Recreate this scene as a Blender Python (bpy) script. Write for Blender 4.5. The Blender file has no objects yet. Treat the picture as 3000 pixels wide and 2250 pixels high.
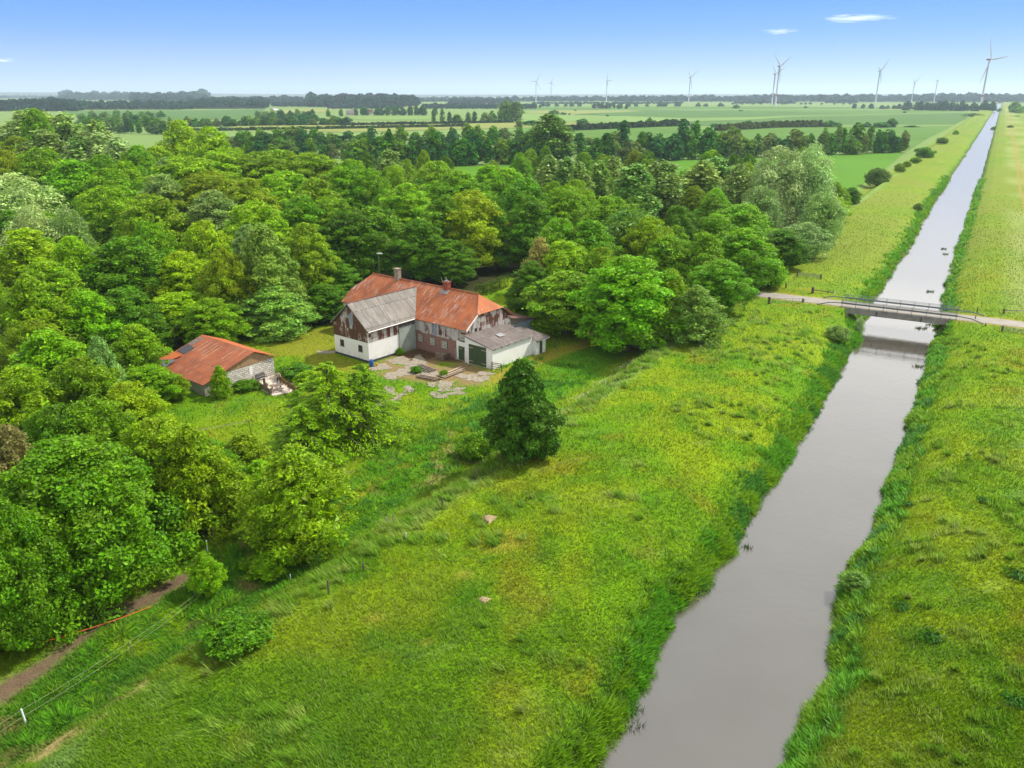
import bpy, math, random
import numpy as np
from mathutils import Vector
S = bpy.context.scene
C = S.collection
rng = np.random.default_rng(7)
random.seed(7)
R = math.radians
PI = math.pi

# ------------------------------------------------------------------ camera
F = 2350.0; PITCH = math.atan(850 / F); CH = 35.0
cam = bpy.data.objects.new('camera', bpy.data.cameras.new('camera')); C.objects.link(cam)
cam.location = (0, 0, CH); cam.rotation_euler = (PI / 2 - PITCH, 0, 0)
cam.data.lens = 36 * F / 3000; cam.data.sensor_width = 36; cam.data.clip_end = 60000; cam.data.clip_start = 0.5
S.camera = cam
# ------------------------------------------------------------------ sky and sun
SUN_EL, SUN_AZ = 50.0, 66.0
W = bpy.data.worlds.new('World'); S.world = W; W.use_nodes = True
nt = W.node_tree; N = nt.nodes; L = nt.links
bg = N['Background']; bg.inputs['Strength'].default_value = 0.14
tc = N.new('ShaderNodeTexCoord')
sep = N.new('ShaderNodeSeparateXYZ'); L.new(tc.outputs['Generated'], sep.inputs[0])
zz = N.new('ShaderNodeMath'); zz.operation = 'MULTIPLY_ADD'; zz.inputs[1].default_value = 6.0; zz.inputs[2].default_value = 0.10; L.new(sep.outputs[2], zz.inputs[0])
cmb = N.new('ShaderNodeCombineXYZ'); L.new(sep.outputs[0], cmb.inputs[0]); L.new(sep.outputs[1], cmb.inputs[1]); L.new(zz.outputs[0], cmb.inputs[2])
nrm = N.new('ShaderNodeVectorMath'); nrm.operation = 'NORMALIZE'; L.new(cmb.outputs[0], nrm.inputs[0])
sky = N.new('ShaderNodeTexSky'); sky.sky_type = 'NISHITA'; sky.sun_disc = False
sky.sun_elevation = R(SUN_EL); sky.sun_rotation = R(SUN_AZ); sky.altitude = 0; sky.air_density = 1.0; sky.dust_density = 0.0; sky.ozone_density = 2.5
L.new(nrm.outputs[0], sky.inputs[0])
hsv = N.new('ShaderNodeHueSaturation'); hsv.inputs['Saturation'].default_value = 1.2; hsv.inputs['Value'].default_value = 1.25
tint = N.new('ShaderNodeMix'); tint.data_type = 'RGBA'; tint.blend_type = 'MULTIPLY'; tint.inputs[0].default_value = 1; tint.inputs[7].default_value = (1.0, .97, 1.0, 1); L.new(sky.outputs[0], tint.inputs[6])
L.new(tint.outputs[2], hsv.inputs['Color'])
# thin high cloud cover overhead (above the framed strip of sky)
cn = N.new('ShaderNodeTexNoise'); cn.inputs['Scale'].default_value = 3.5; cn.inputs['Detail'].default_value = 6; L.new(tc.outputs['Generated'], cn.inputs['Vector'])
cr = N.new('ShaderNodeMapRange'); cr.inputs[1].default_value = 0.106; cr.inputs[2].default_value = 0.17; L.new(sep.outputs[2], cr.inputs[0])
cm2 = N.new('ShaderNodeMapRange'); cm2.inputs[1].default_value = 0.1; cm2.inputs[2].default_value = 0.5; cm2.inputs[3].default_value = 0.75; L.new(cn.outputs[0], cm2.inputs[0])
cm = N.new('ShaderNodeMath'); cm.operation = 'MULTIPLY'; L.new(cr.outputs[0], cm.inputs[0]); L.new(cm2.outputs[0], cm.inputs[1])
mixc = N.new('ShaderNodeMix'); mixc.data_type = 'RGBA'; ccol = N.new('ShaderNodeValToRGB'); ccol.color_ramp.elements[0].position = .12; ccol.color_ramp.elements[0].color = (11.0, 10.9, 10.7, 1); ccol.color_ramp.elements[1].position = .60; ccol.color_ramp.elements[1].color = (4.8, 4.8, 4.85, 1); L.new(sep.outputs[2], ccol.inputs[0]); L.new(ccol.outputs[0], mixc.inputs[7])
grad = N.new('ShaderNodeValToRGB'); ge_ = grad.color_ramp.elements
while len(ge_) < 5: ge_.new(.5)
for e_, (p_, c_) in zip(ge_, ((0.0, (2.6, 3.15, 4.2)), (.10, (2.1, 2.9, 4.3)), (.25, (1.0, 2.15, 4.6)), (.42, (.50, 1.68, 4.7)), (1.0, (.4, 1.5, 4.3)))): e_.position = p_; e_.color = (*c_, 1)
g4 = N.new('ShaderNodeMath'); g4.operation = 'MULTIPLY'; g4.inputs[1].default_value = 4.0; L.new(sep.outputs[2], g4.inputs[0]); L.new(g4.outputs[0], grad.inputs[0])
blend = N.new('ShaderNodeMix'); blend.data_type = 'RGBA'; blend.inputs[0].default_value = .8; L.new(hsv.outputs[0], blend.inputs[6]); L.new(grad.outputs[0], blend.inputs[7])
L.new(cm.outputs[0], mixc.inputs[0]); L.new(blend.outputs[2], mixc.inputs[6])
# small wisps of cloud low in the sky
def wisp(prev, az, el, waz, wel, amt, seed):
    d = (math.sin(az) * math.cos(el), math.cos(az) * math.cos(el), math.sin(el))
    t = (math.cos(az), -math.sin(az), 0)
    outs = []
    for vec, wid in ((t, waz), ((0, 0, 1), wel)):
        sub = N.new('ShaderNodeVectorMath'); sub.operation = 'SUBTRACT'; sub.inputs[1].default_value = d; L.new(tc.outputs['Generated'], sub.inputs[0])
        dot = N.new('ShaderNodeVectorMath'); dot.operation = 'DOT_PRODUCT'; dot.inputs[1].default_value = vec; L.new(sub.outputs[0], dot.inputs[0])
        dv = N.new('ShaderNodeMath'); dv.operation = 'DIVIDE'; dv.inputs[1].default_value = wid; L.new(dot.outputs['Value'], dv.inputs[0])
        outs.append(dv)
    nz = N.new('ShaderNodeTexNoise'); nz.inputs['Scale'].default_value = 1.6; nz.inputs['Detail'].default_value = 5; nz.inputs['Distortion'].default_value = 0.6
    cb = N.new('ShaderNodeCombineXYZ'); L.new(outs[0].outputs[0], cb.inputs[0]); L.new(outs[1].outputs[0], cb.inputs[1]); cb.inputs[2].default_value = seed
    L.new(cb.outputs[0], nz.inputs['Vector'])
    ln = N.new('ShaderNodeVectorMath'); ln.operation = 'LENGTH'
    cb2 = N.new('ShaderNodeCombineXYZ'); L.new(outs[0].outputs[0], cb2.inputs[0]); L.new(outs[1].outputs[0], cb2.inputs[1]); L.new(cb2.outputs[0], ln.inputs[0])
    f1 = N.new('ShaderNodeMath'); f1.operation = 'SUBTRACT'; f1.inputs[0].default_value = 1.0; L.new(ln.outputs['Value'], f1.inputs[1])
    f2 = N.new('ShaderNodeMath'); f2.operation = 'MULTIPLY_ADD'; f2.inputs[1].default_value = 1.0; L.new(f1.outputs[0], f2.inputs[0])
    f3 = N.new('ShaderNodeMath'); f3.operation = 'MULTIPLY_ADD'; f3.inputs[1].default_value = 2.0; f3.inputs[2].default_value = -1.1; L.new(nz.outputs[0], f3.inputs[0]); L.new(f3.outputs[0], f2.inputs[2])
    mr = N.new('ShaderNodeMapRange'); mr.inputs[1].default_value = 0.15; mr.inputs[2].default_value = 0.9; mr.inputs[4].default_value = amt; L.new(f2.outputs[0], mr.inputs[0])
    # only the half of the sky in front of this direction
    dd = N.new('ShaderNodeVectorMath'); dd.operation = 'DOT_PRODUCT'; dd.inputs[1].default_value = d; L.new(tc.outputs['Generated'], dd.inputs[0])
    gt = N.new('ShaderNodeMath'); gt.operation = 'GREATER_THAN'; gt.inputs[1].default_value = 0.5; L.new(dd.outputs['Value'], gt.inputs[0])
    mm = N.new('ShaderNodeMath'); mm.operation = 'MULTIPLY'; L.new(mr.outputs[0], mm.inputs[0]); L.new(gt.outputs[0], mm.inputs[1])
    mx = N.new('ShaderNodeMix'); mx.data_type = 'RGBA'; mx.inputs[7].default_value = (7.5, 7.6, 7.8, 1)
    L.new(mm.outputs[0], mx.inputs[0]); L.new(prev, mx.inputs[6])
    return mx.outputs[2]
def px_dir(px, py):
    x = (px - 1500) / F; y = -(py - 1125) / F
    d = np.array([x, math.cos(PITCH) + y * math.sin(PITCH), -math.sin(PITCH) + y * math.cos(PITCH)])
    return d
def px_azel(px, py):
    d = px_dir(px, py); d = d / np.linalg.norm(d)
    return math.atan2(d[0], d[1]), math.asin(d[2])
az, el = px_azel(2515, 52); out = wisp(mixc.outputs[2], az, el, 0.046, 0.0055, 0.55, 1.3)
az, el = px_azel(2290, 92); out = wisp(out, az, el, 0.026, 0.004, 0.4, 4.3)
az, el = px_azel(10, 178); out = wisp(out, az, el, 0.02, 0.003, 0.5, 8.3)
L.new(out, bg.inputs['Color'])

sl = bpy.data.lights.new('sun', 'SUN'); sl.energy = 3.8; sl.angle = R(3.0); sl.color = (1.0, 0.945, 0.84)
so = bpy.data.objects.new('sun', sl); C.objects.link(so)
sd = Vector((math.sin(R(SUN_AZ)) * math.cos(R(SUN_EL)), math.cos(R(SUN_AZ)) * math.cos(R(SUN_EL)), math.sin(R(SUN_EL))))
so.rotation_euler = sd.to_track_quat('Z', 'Y').to_euler(); so.location = (100, 40, 200)
S.view_settings.view_transform = 'Standard'; S.view_settings.look = 'None'; S.view_settings.exposure = 0.68; S.view_settings.gamma = 1
S.render.engine = 'CYCLES'
S.cycles.max_bounces = 6; S.cycles.diffuse_bounces = 3; S.cycles.glossy_bounces = 2; S.cycles.transmission_bounces = 4; S.cycles.transparent_max_bounces = 4; S.cycles.volume_bounces = 0
S.cycles.caustics_reflective = False; S.cycles.caustics_refractive = False

# ------------------------------------------------------------------ helpers
def at(px, py, z=0.0):
    d = px_dir(px, py); t = (z - CH) / d[2]
    return np.array([d[0] * t, d[1] * t, z])
def depth_of(p):
    return p[1] * math.cos(PITCH) + (CH - p[2]) * math.sin(PITCH)
def lin(c):
    c = np.array(c, float) / 255.0
    return np.where(c <= 0.04045, c / 12.92, ((c + 0.055) / 1.055) ** 2.4)
UX, UY = 0.5, 0.8660254
def toUV(x, y): return x * UX + y * UY, x * UY - y * UX
def fromUV(u, v): return u * UX + v * UY, u * UY - v * UX
# the yard's own frame: a along the big barn, b towards its back
BO = np.array([-19.7, 105.2]); BT = R(-39)
def yard(a, b):
    return BO[0] + a * math.cos(BT) - b * math.sin(BT), BO[1] + a * math.sin(BT) + b * math.cos(BT)

def _h(ix, iy, seed):
    n = (ix.astype(np.int64) * 374761393 + iy.astype(np.int64) * 668265263 + seed * 1442695041) & 0x7fffffff
    n = ((n ^ (n >> 13)) * 1274126177) & 0x7fffffff
    n = (n ^ (n >> 16)) & 0xffff
    return n / 65535.0
def vn(x, y, s, seed=0, octs=3):
    x = np.asarray(x, float) / s; y = np.asarray(y, float) / s
    o = 0; amp = 1; tot = 0
    for k in range(octs):
        ix = np.floor(x); iy = np.floor(y); fx = x - ix; fy = y - iy
        fx = fx * fx * (3 - 2 * fx); fy = fy * fy * (3 - 2 * fy)
        a = _h(ix, iy, seed + k); b = _h(ix + 1, iy, seed + k); c = _h(ix, iy + 1, seed + k); d = _h(ix + 1, iy + 1, seed + k)
        o = o + amp * ((a * (1 - fx) + b * fx) * (1 - fy) + (c * (1 - fx) + d * fx) * fy); tot += amp
        amp *= 0.5; x = x * 2.03 + 17.1; y = y * 2.03 + 5.3
    return o / tot
def sst(a, b, x):
    t = np.clip((x - a) / (b - a), 0, 1); return t * t * (3 - 2 * t)
def seg_dist(x, y, pts):
    best = np.full(np.shape(x), 1e9)
    for (x0, y0), (x1, y1) in zip(pts[:-1], pts[1:]):
        dx, dy = x1 - x0, y1 - y0; l2 = dx * dx + dy * dy
        t = np.clip(((x - x0) * dx + (y - y0) * dy) / l2, 0, 1)
        best = np.minimum(best, np.hypot(x - x0 - t * dx, y - y0 - t * dy))
    return best
def inside(x, y, poly):
    r = np.zeros(np.shape(x), bool); n = len(poly)
    for i in range(n):
        x0, y0 = poly[i]; x1, y1 = poly[(i + 1) % n]
        if y0 == y1: continue
        c = ((y0 > y) != (y1 > y)) & (x < (x1 - x0) * (y - y0) / (y1 - y0) + x0)
        r ^= c
    return r
def pmask(x, y, poly, soft):
    d = seg_dist(x, y, list(poly) + [poly[0]])
    s = np.where(inside(x, y, poly), d, -d)
    return sst(-soft, soft, s)
def P2(pts, z=0): return [tuple(at(px, py, z)[:2]) for px, py in pts]

# ---- land
WATER_Z = -1.5
def edges(u):
    """left and right water line, as V, at distance u along the canal"""
    l = np.interp(u, [0, 33.5, 41, 50, 60, 71, 82, 103, 131, 169, 221, 323, 537, 1600], [-13.7, -13.7, -14, -14.3, -12.9, -13.3, -13.4, -12.9, -13.4, -14.8, -14.3, -15.4, -14, -14]) - .45 + 1.5 * (vn(u, u * 0, 3.4, 4, 4) - 0.5) + 1.0 * (vn(u, u * 0, 9, 14, 2) - .5)
    r = np.interp(u, [0, 39, 47, 57, 69, 86, 121, 140, 180, 243, 402, 830], [-4.2, -4.2, -3.5, -4.0, -3.1, -2.7, -2.5, -2.2, -3.3, -3.0, -2.6, -2.8]) + 1.5 * (vn(u, u * 0, 3.2, 6, 4) - 0.5) + .8 * (vn(u, u * 0, 10, 15, 2) - .5)
    pin = np.exp(-((u - 142) / 5.0) ** 2)
    return l * (1 - pin) + pin * -14.6, r * (1 - pin) + pin * -2.6
LV = np.array([-60, -46, -43.5, -41.3, -40.0, -37.9, -36.2, -24, -19, -16.2, -14.9, -14.0, -13.7, -12.2, -9])
LZ = np.array([0, 0, -0.7, -0.6, 0.1, 1.60, 1.90, 2.0, 1.45, 0.45, -0.35, -1.2, -1.7, -2.3, -2.6])
RV = np.array([-9, -5.8, -4.3, -4.0, -3.1, -1.8, 1.0, 6, 20, 28, 36, 45])
RZ = np.array([-2.6, -2.3, -1.7, -1.2, -0.35, 0.45, 1.25, 1.6, 1.6, 1.0, 0.2, 0])
ROAD_U = 142.0
def shoulder(u): return -38.6 + 2.6 * sst(20, 85, u) + .7 * (vn(u, u * 0, 9, 13) - .5)
def ground_z(x, y):
    u, v = toUV(x, y)
    l, r = edges(u); sh_ = shoulder(u) + 38
    zl = np.interp(v - sh_ * sst(-22, -33, v) - (l + 13.7) * np.exp(-np.maximum(0, (-13.7 - v)) / 8.0), LV, LZ)
    zr = np.interp(v - (r + 4.3) * np.exp(-np.maximum(0, (v + 4.3)) / 8.0), RV, RZ)
    zl = np.where(zl > 0, zl * (1 - (1 - sst(22, 70, u)) * .5 * sst(-24, -32, v)), zl)
    z = np.where(v < -9, zl, zr)
    land = sst(-0.6, 0.3, z)
    z = z + land * (0.20 * (vn(x, y, 5, 11) - 0.5) + 0.14 * (vn(x, y, 1.6, 12) - 0.5)) * (1 - 0.8 * yard_flat(x, y))
    # road embankment either side of the bridge
    du = np.abs(u - ROAD_U); emb = (1 - sst(2.9, 7.5, du)) * (sst(-75, -40, v) * (v < -16.6) + (v > -1.4) * (1 - sst(35, 70, v)))
    z = z * (1 - emb) + 1.72 * emb
    return z
def yard_flat(x, y):
    d = np.hypot(x + 14, y - 108); return 1 - sst(30, 45, d)
ROADW = 2.0
# ground zones, all in world metres
LAWN = P2([(770, 1015), (880, 975), (985, 950), (985, 1045), (1083, 1070), (1060, 1092), (920, 1085), (880, 1040), (800, 1045)])
LAWN2 = P2([(1400, 900), (1560, 960), (1640, 900), (1500, 850)])
YARD = P2([(1085, 1072), (1165, 1036), (1225, 1018), (1340, 1044), (1440, 1088), (1430, 1128), (1340, 1130), (1230, 1118), (1110, 1100)])
DAMP = P2([(1170, 1042), (1225, 1018), (1345, 1048), (1350, 1062), (1250, 1055), (1190, 1056)])
PATH = P2([(-150, 2110), (0, 2035), (120, 1955), (230, 1870), (330, 1800), (440, 1755), (520, 1700)])
SAND = P2([(120, 2225), (200, 2170), (290, 2105), (345, 2065), (400, 2020)])
LANE = P2([(960, 1500), (1050, 1445), (1140, 1385), (1280, 1312), (1380, 1255)])
LANE2 = P2([(1460, 1110), (1530, 1075), (1620, 1035), (1720, 1008), (1800, 990)])
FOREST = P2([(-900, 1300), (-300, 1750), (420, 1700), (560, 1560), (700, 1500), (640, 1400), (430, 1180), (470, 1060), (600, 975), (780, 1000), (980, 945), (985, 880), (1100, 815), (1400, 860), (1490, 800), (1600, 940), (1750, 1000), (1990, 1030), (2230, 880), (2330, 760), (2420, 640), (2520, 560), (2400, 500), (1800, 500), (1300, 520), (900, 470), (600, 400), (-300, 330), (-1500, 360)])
DIKETOP = None
def zone(x, y):
    """albedo of the ground and its grass, and masks: bare (no grass), short"""
    u, v = toUV(x, y)
    n1 = vn(x, y, 9, 21); n2 = vn(x, y, 3, 22); n3 = vn(x, y, 22, 23); n4 = vn(x, y, 1.1, 24, 2)
    g1 = lin((116, 164, 8)); g2 = lin((144, 174, 14)); g3 = lin((86, 148, 14)); yel = lin((160, 156, 32)); pale = lin((176, 196, 118)); lush = lin((84, 156, 20))
    col = g1[None] + (g2 - g1)[None] * sst(0.35, 0.65, n1)[:, None]
    col = col + (g3[None] - col) * (sst(0.5, 0.8, n2) * 0.6)[:, None]
    col = col + (yel[None] - col) * (sst(0.58, 0.75, vn(x, y, 5, 31) * 0.6 + n3 * 0.4) * 0.6)[:, None]
    # far along the dike the grass is drier
    far = sst(100, 210, u) * ((v > -42) & (v < 45))
    dry = lin((140, 160, 52))
    col = col + (dry[None] - col) * (far * (0.5 + 0.5 * sst(.35, .65, vn(x, y, 30, 33))))[:, None]
    # wind-laid paler swathes
    rot = x * 0.35 - y * 0.94; along = x * 0.94 + y * 0.35
    wl = sst(0.62, 0.80, vn(along, rot * 2.6, 5, 41) * .75 + .25 * vn(along * .6, rot * 5, 1.0, 47)) * sst(-44, -36, v)
    col = col + (pale[None] - col) * (wl * 0.15)[:, None]
    # pale grass along the foot of the dike
    ft = np.exp(-((v - shoulder(u) - .7) / 1.2) ** 2) * sst(0.3, 0.6, vn(u, v, 7, 43))
    col = col + (lin((150, 190, 100))[None] - col) * (ft * 0.75)[:, None]
    # right-hand dike: paler, bleached
    rp = sst(4, 10, v) * (1 - sst(20, 30, v)) * sst(.35, .7, vn(u, v, 24, 45, 2)) * sst(60, 140, u)
    col = col + (lin((190, 200, 130))[None] - col) * (rp * 0.45)[:, None]
    l, r = edges(u)
    bank = np.maximum(np.exp(-np.maximum(0, (l - v)) / 1.9) * (v < -9), np.exp(-np.maximum(0, v - r) / 1.8) * (v > -9))
    bankm = sst(0.3, 0.6, bank + 0.25 * (n2 - .5))
    col = col + (lush[None] - col) * (bankm * (0.5 + 0.5 * sst(.35, .6, n1)))[:, None]
    # the ditch strip at the foot of the dike and the strip behind it
    di = sst(-50, -46, v) * (1 - sst(-42.5, -40, v)) * (u < 150)
    col = col + (lin((88, 150, 22))[None] - col) * (di * 0.9 * sst(.2, .45, n2 + .1))[:, None]
    dp = sst(.54, .66, vn(x, y, 3.4, 91) * .7 + .3 * n4) * sst(-62, -58, v) * (1 - sst(-43, -40, v)) * (1 - sst(62, 78, u))
    col = col + (lin((168, 152, 92))[None] - col) * (dp * .75)[:, None]
    bare = np.zeros_like(x); short = np.zeros_like(x)
    def put(m, c, b=0.0, s=0.0):
        nonlocal col, bare, short
        col = col + (lin(c)[None] - col) * m[:, None]; bare = np.maximum(bare * (1 - m), m * b); short = np.maximum(short, m * s)
    ln_ = sst(-68, -63, v) * (1 - sst(-54, -51, v)) * (u < 62); put(ln_ * (.6 + .4 * n2), (140, 168, 22), 0, .75)
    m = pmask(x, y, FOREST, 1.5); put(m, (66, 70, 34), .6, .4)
    m = pmask(x, y, LAWN, 0.8); put(m * (0.75 + .25 * n2), (148, 154, 40), 0.0, 1.0)
    m = pmask(x, y, LAWN2, 0.8); put(m, (150, 180, 20), 0, 1)
    m = pmask(x, y, YARD, 1.3) * sst(0.22, 0.42, n2 * .55 + n4 * .45); put(m, (158, 136, 92), .92, 1)
    m = pmask(x, y, DAMP, 0.6) * sst(0.1, .4, n4); put(m, (104, 82, 58), .95, 1)
    d = seg_dist(x, y, PATH); m = (1 - sst(0.35, 1.25, d + .8 * (n4 - .5) + .6 * (n2 - .5))); put(m, (126, 106, 84), .9, 1)
    d = seg_dist(x, y, SAND); m = (1 - sst(0.3, 1.0, d + 0.8 * (n4 - .5))) * sst(.28, .48, n2); put(m, (192, 164, 118), .95, 1)
    d = seg_dist(x, y, LANE); m = (1 - sst(0.3, 0.9, d + 0.5 * (n4 - .5))) * (.5 + .5 * n2); put(m, (172, 164, 44), 0.1, .9)
    d = seg_dist(x, y, LANE2); m = (1 - sst(0.3, 1.1, np.abs(d - .75) + 0.4 * (n4 - .5))) * .8; put(m, (172, 158, 60), 0.2, .9)
    # tracks along the right dike
    for tv in (11.2, 13.0):
        m = (1 - sst(.25, .7, np.abs(v - tv - 1.2 * (vn(u, u * 0, 40, 50) - .5)))) * sst(100, 170, u) * .8; put(m, (176, 160, 80), .3, .8)
    m = (1 - sst(.8, 3.2, np.abs(v - 30 - .02 * (u - 250)))) * sst(150, 200, u) * (1 - sst(270, 300, u)) * .45; put(m, (176, 160, 110), .3, .9)
    # bare spots on the dike
    for px, py, rr in ((1480, 1610, 2.2), (1360, 1700, 1.1), (1090, 1810, 1.2), (1250, 1905, 0.8), (2370, 860, 2.5)):
        q = at(px, py, 1.2); d = np.hypot(x - q[0], y - q[1]); m = (1 - sst(rr * .3, rr, d + rr * .7 * (n4 - .5))) * .75; put(m * .7, (172, 166, 60), 0.1, .9)
    rd = (1 - sst(ROADW, ROADW + 1.5, np.abs(u - ROAD_U) + .6 * (n4 - .5))) * (1 - (v > -17) * (v < -.6)); put(rd * (np.abs(v + 9) < 60), (176, 170, 84), .55, .9)
    return col, bare, short, bankm, wl
ALB = 0.60

# ------------------------------------------------------------------ materials
MATS = {}
def newmat(name):
    m = bpy.data.materials.new(name); m.use_nodes = True; MATS[name] = m
    return m, m.node_tree.nodes, m.node_tree.links, m.node_tree.nodes['Principled BSDF']
def ramp(N, L, src, stops):
    r = N.new('ShaderNodeValToRGB'); e = r.color_ramp.elements
    while len(e) < len(stops): e.new(0.5)
    for k, (p, c) in enumerate(stops): e[k].position = p; e[k].color = (*c, 1)
    L.new(src, r.inputs[0]); return r.outputs[0]
def noise(N, L, vec, scale, detail=4, rough=0.6, mapping=None, dist=0):
    if mapping:
        mp = N.new('ShaderNodeMapping'); mp.inputs['Scale'].default_value = mapping; L.new(vec, mp.inputs[0]); vec = mp.outputs[0]
    t = N.new('ShaderNodeTexNoise'); t.inputs['Scale'].default_value = scale; t.inputs['Detail'].default_value = detail; t.inputs['Roughness'].default_value = rough; t.inputs['Distortion'].default_value = dist
    L.new(vec, t.inputs['Vector']); return t.outputs[0]
def mixcol(N, L, fac, a, b, mode='MIX'):
    m = N.new('ShaderNodeMix'); m.data_type = 'RGBA'; m.blend_type = mode
    for s, i in ((fac, 0), (a, 6), (b, 7)):
        if hasattr(s, 'is_output'): L.new(s, m.inputs[i])
        elif i == 0: m.inputs[0].default_value = s
        else: m.inputs[i].default_value = (*s, 1) if len(s) == 3 else s
    return m.outputs[2]
def maprange(N, L, src, a, b, c=0, d=1):
    m = N.new('ShaderNodeMapRange'); m.inputs[1].default_value = a; m.inputs[2].default_value = b; m.inputs[3].default_value = c; m.inputs[4].default_value = d
    L.new(src, m.inputs[0]); return m.outputs[0]
def math2(N, L, op, a, b):
    m = N.new('ShaderNodeMath'); m.operation = op
    for s, i in ((a, 0), (b, 1)):
        if hasattr(s, 'is_output'): L.new(s, m.inputs[i])
        else: m.inputs[i].default_value = s
    return m.outputs[0]
def bump(N, L, b, src, strength=0.5, dist=0.05):
    n = N.new('ShaderNodeBump'); n.inputs['Strength'].default_value = strength; n.inputs['Distance'].default_value = dist
    L.new(src, n.inputs['Height']); L.new(n.outputs[0], b.inputs['Normal'])
def objco(N): return N.new('ShaderNodeTexCoord').outputs['Object']
def axis(N, L, vec, k):
    s = N.new('ShaderNodeSeparateXYZ'); L.new(vec, s.inputs[0]); return s.outputs[k]

def plain(name, rgb, rough=0.8, var=0.25, scale=3.0, metal=0.0, dark=None):
    m, N, L, b = newmat(name); v = objco(N)
    n = noise(N, L, v, scale, 5)
    c0 = tuple(x * (1 - var) for x in rgb); c1 = tuple(min(1, x * (1 + var)) for x in rgb)
    if dark: c0 = dark
    L.new(ramp(N, L, n, [(0.3, c0), (0.7, c1)]), b.inputs['Base Color']); b.inputs['Roughness'].default_value = rough; b.inputs['Metallic'].default_value = metal
    return m
def lingt(c, k=1.0): return tuple(float(x) * k for x in lin(c))

# leaves: colour from the tree object, a random value per leaf, light through the blade
def leafmat(name, trans=0.34, rough=0.5, spec=0.22):
    m, N, L, b = newmat(name)
    oi = N.new('ShaderNodeObjectInfo'); a = N.new('ShaderNodeAttribute'); a.attribute_name = 'v'
    k = maprange(N, L, a.outputs['Fac'], 0, 1, 0.45, 1.6)
    vm = N.new('ShaderNodeVectorMath'); vm.operation = 'SCALE'; L.new(oi.outputs['Color'], vm.inputs[0]); L.new(k, vm.inputs['Scale'])
    hs = N.new('ShaderNodeHueSaturation'); L.new(vm.outputs[0], hs.inputs['Color']); hs.inputs['Saturation'].default_value = 1.12
    a2 = N.new('ShaderNodeAttribute'); a2.attribute_name = 'h'
    L.new(maprange(N, L, a2.outputs['Fac'], 0, 1, 0.482, 0.508), hs.inputs['Hue'])
    L.new(hs.outputs[0], b.inputs['Base Color']); b.inputs['Roughness'].default_value = rough; b.inputs['Specular IOR Level'].default_value = spec
    t = N.new('ShaderNodeBsdfTranslucent'); L.new(hs.outputs[0], t.inputs['Color'])
    ms = N.new('ShaderNodeMixShader'); ms.inputs[0].default_value = trans
    L.new(b.outputs[0], ms.inputs[1]); L.new(t.outputs[0], ms.inputs[2]); L.new(ms.outputs[0], N['Material Output'].inputs['Surface'])
    return m
leafmat('leaf'); leafmat('leaf_silver', 0.25, 0.45, 0.4); leafmat('leaf_far', 0.2, 0.8, 0.1)
plain('bark', (0.10, 0.085, 0.065), 0.9, 0.4, 6)
plain('birch_bark', (0.42, 0.40, 0.36), 0.8, 0.4, 5)

def vcolmat(name, attr='col', rough=0.8, trans=0.0, detail=None, spec=0.2):
    m, N, L, b = newmat(name)
    a = N.new('ShaderNodeAttribute'); a.attribute_name = attr; c = a.outputs['Color']
    if detail:
        v = objco(N)
        for sc, lo, hi in detail:
            k = maprange(N, L, noise(N, L, v, sc, 3), .25, .75, lo, hi)
            vm = N.new('ShaderNodeVectorMath'); vm.operation = 'SCALE'; L.new(c, vm.inputs[0]); L.new(k, vm.inputs['Scale']); c = vm.outputs[0]
    L.new(c, b.inputs['Base Color']); b.inputs['Roughness'].default_value = rough; b.inputs['Specular IOR Level'].default_value = spec
    if trans:
        t = N.new('ShaderNodeBsdfTranslucent'); L.new(c, t.inputs['Color']); ms = N.new('ShaderNodeMixShader'); ms.inputs[0].default_value = trans
        L.new(b.outputs[0], ms.inputs[1]); L.new(t.outputs[0], ms.inputs[2]); L.new(ms.outputs[0], N['Material Output'].inputs['Surface'])
    return m, N, L, b
_, gN, gL, gB = vcolmat('ground', detail=[(2.2, .8, 1.2), (9.0, .75, 1.25)], rough=0.95, spec=0.1)
bump(gN, gL, gB, noise(gN, gL, objco(gN), 5, 5), 0.5, 0.15)
vcolmat('grass', rough=0.6, trans=0.38, spec=0.2)
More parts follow.
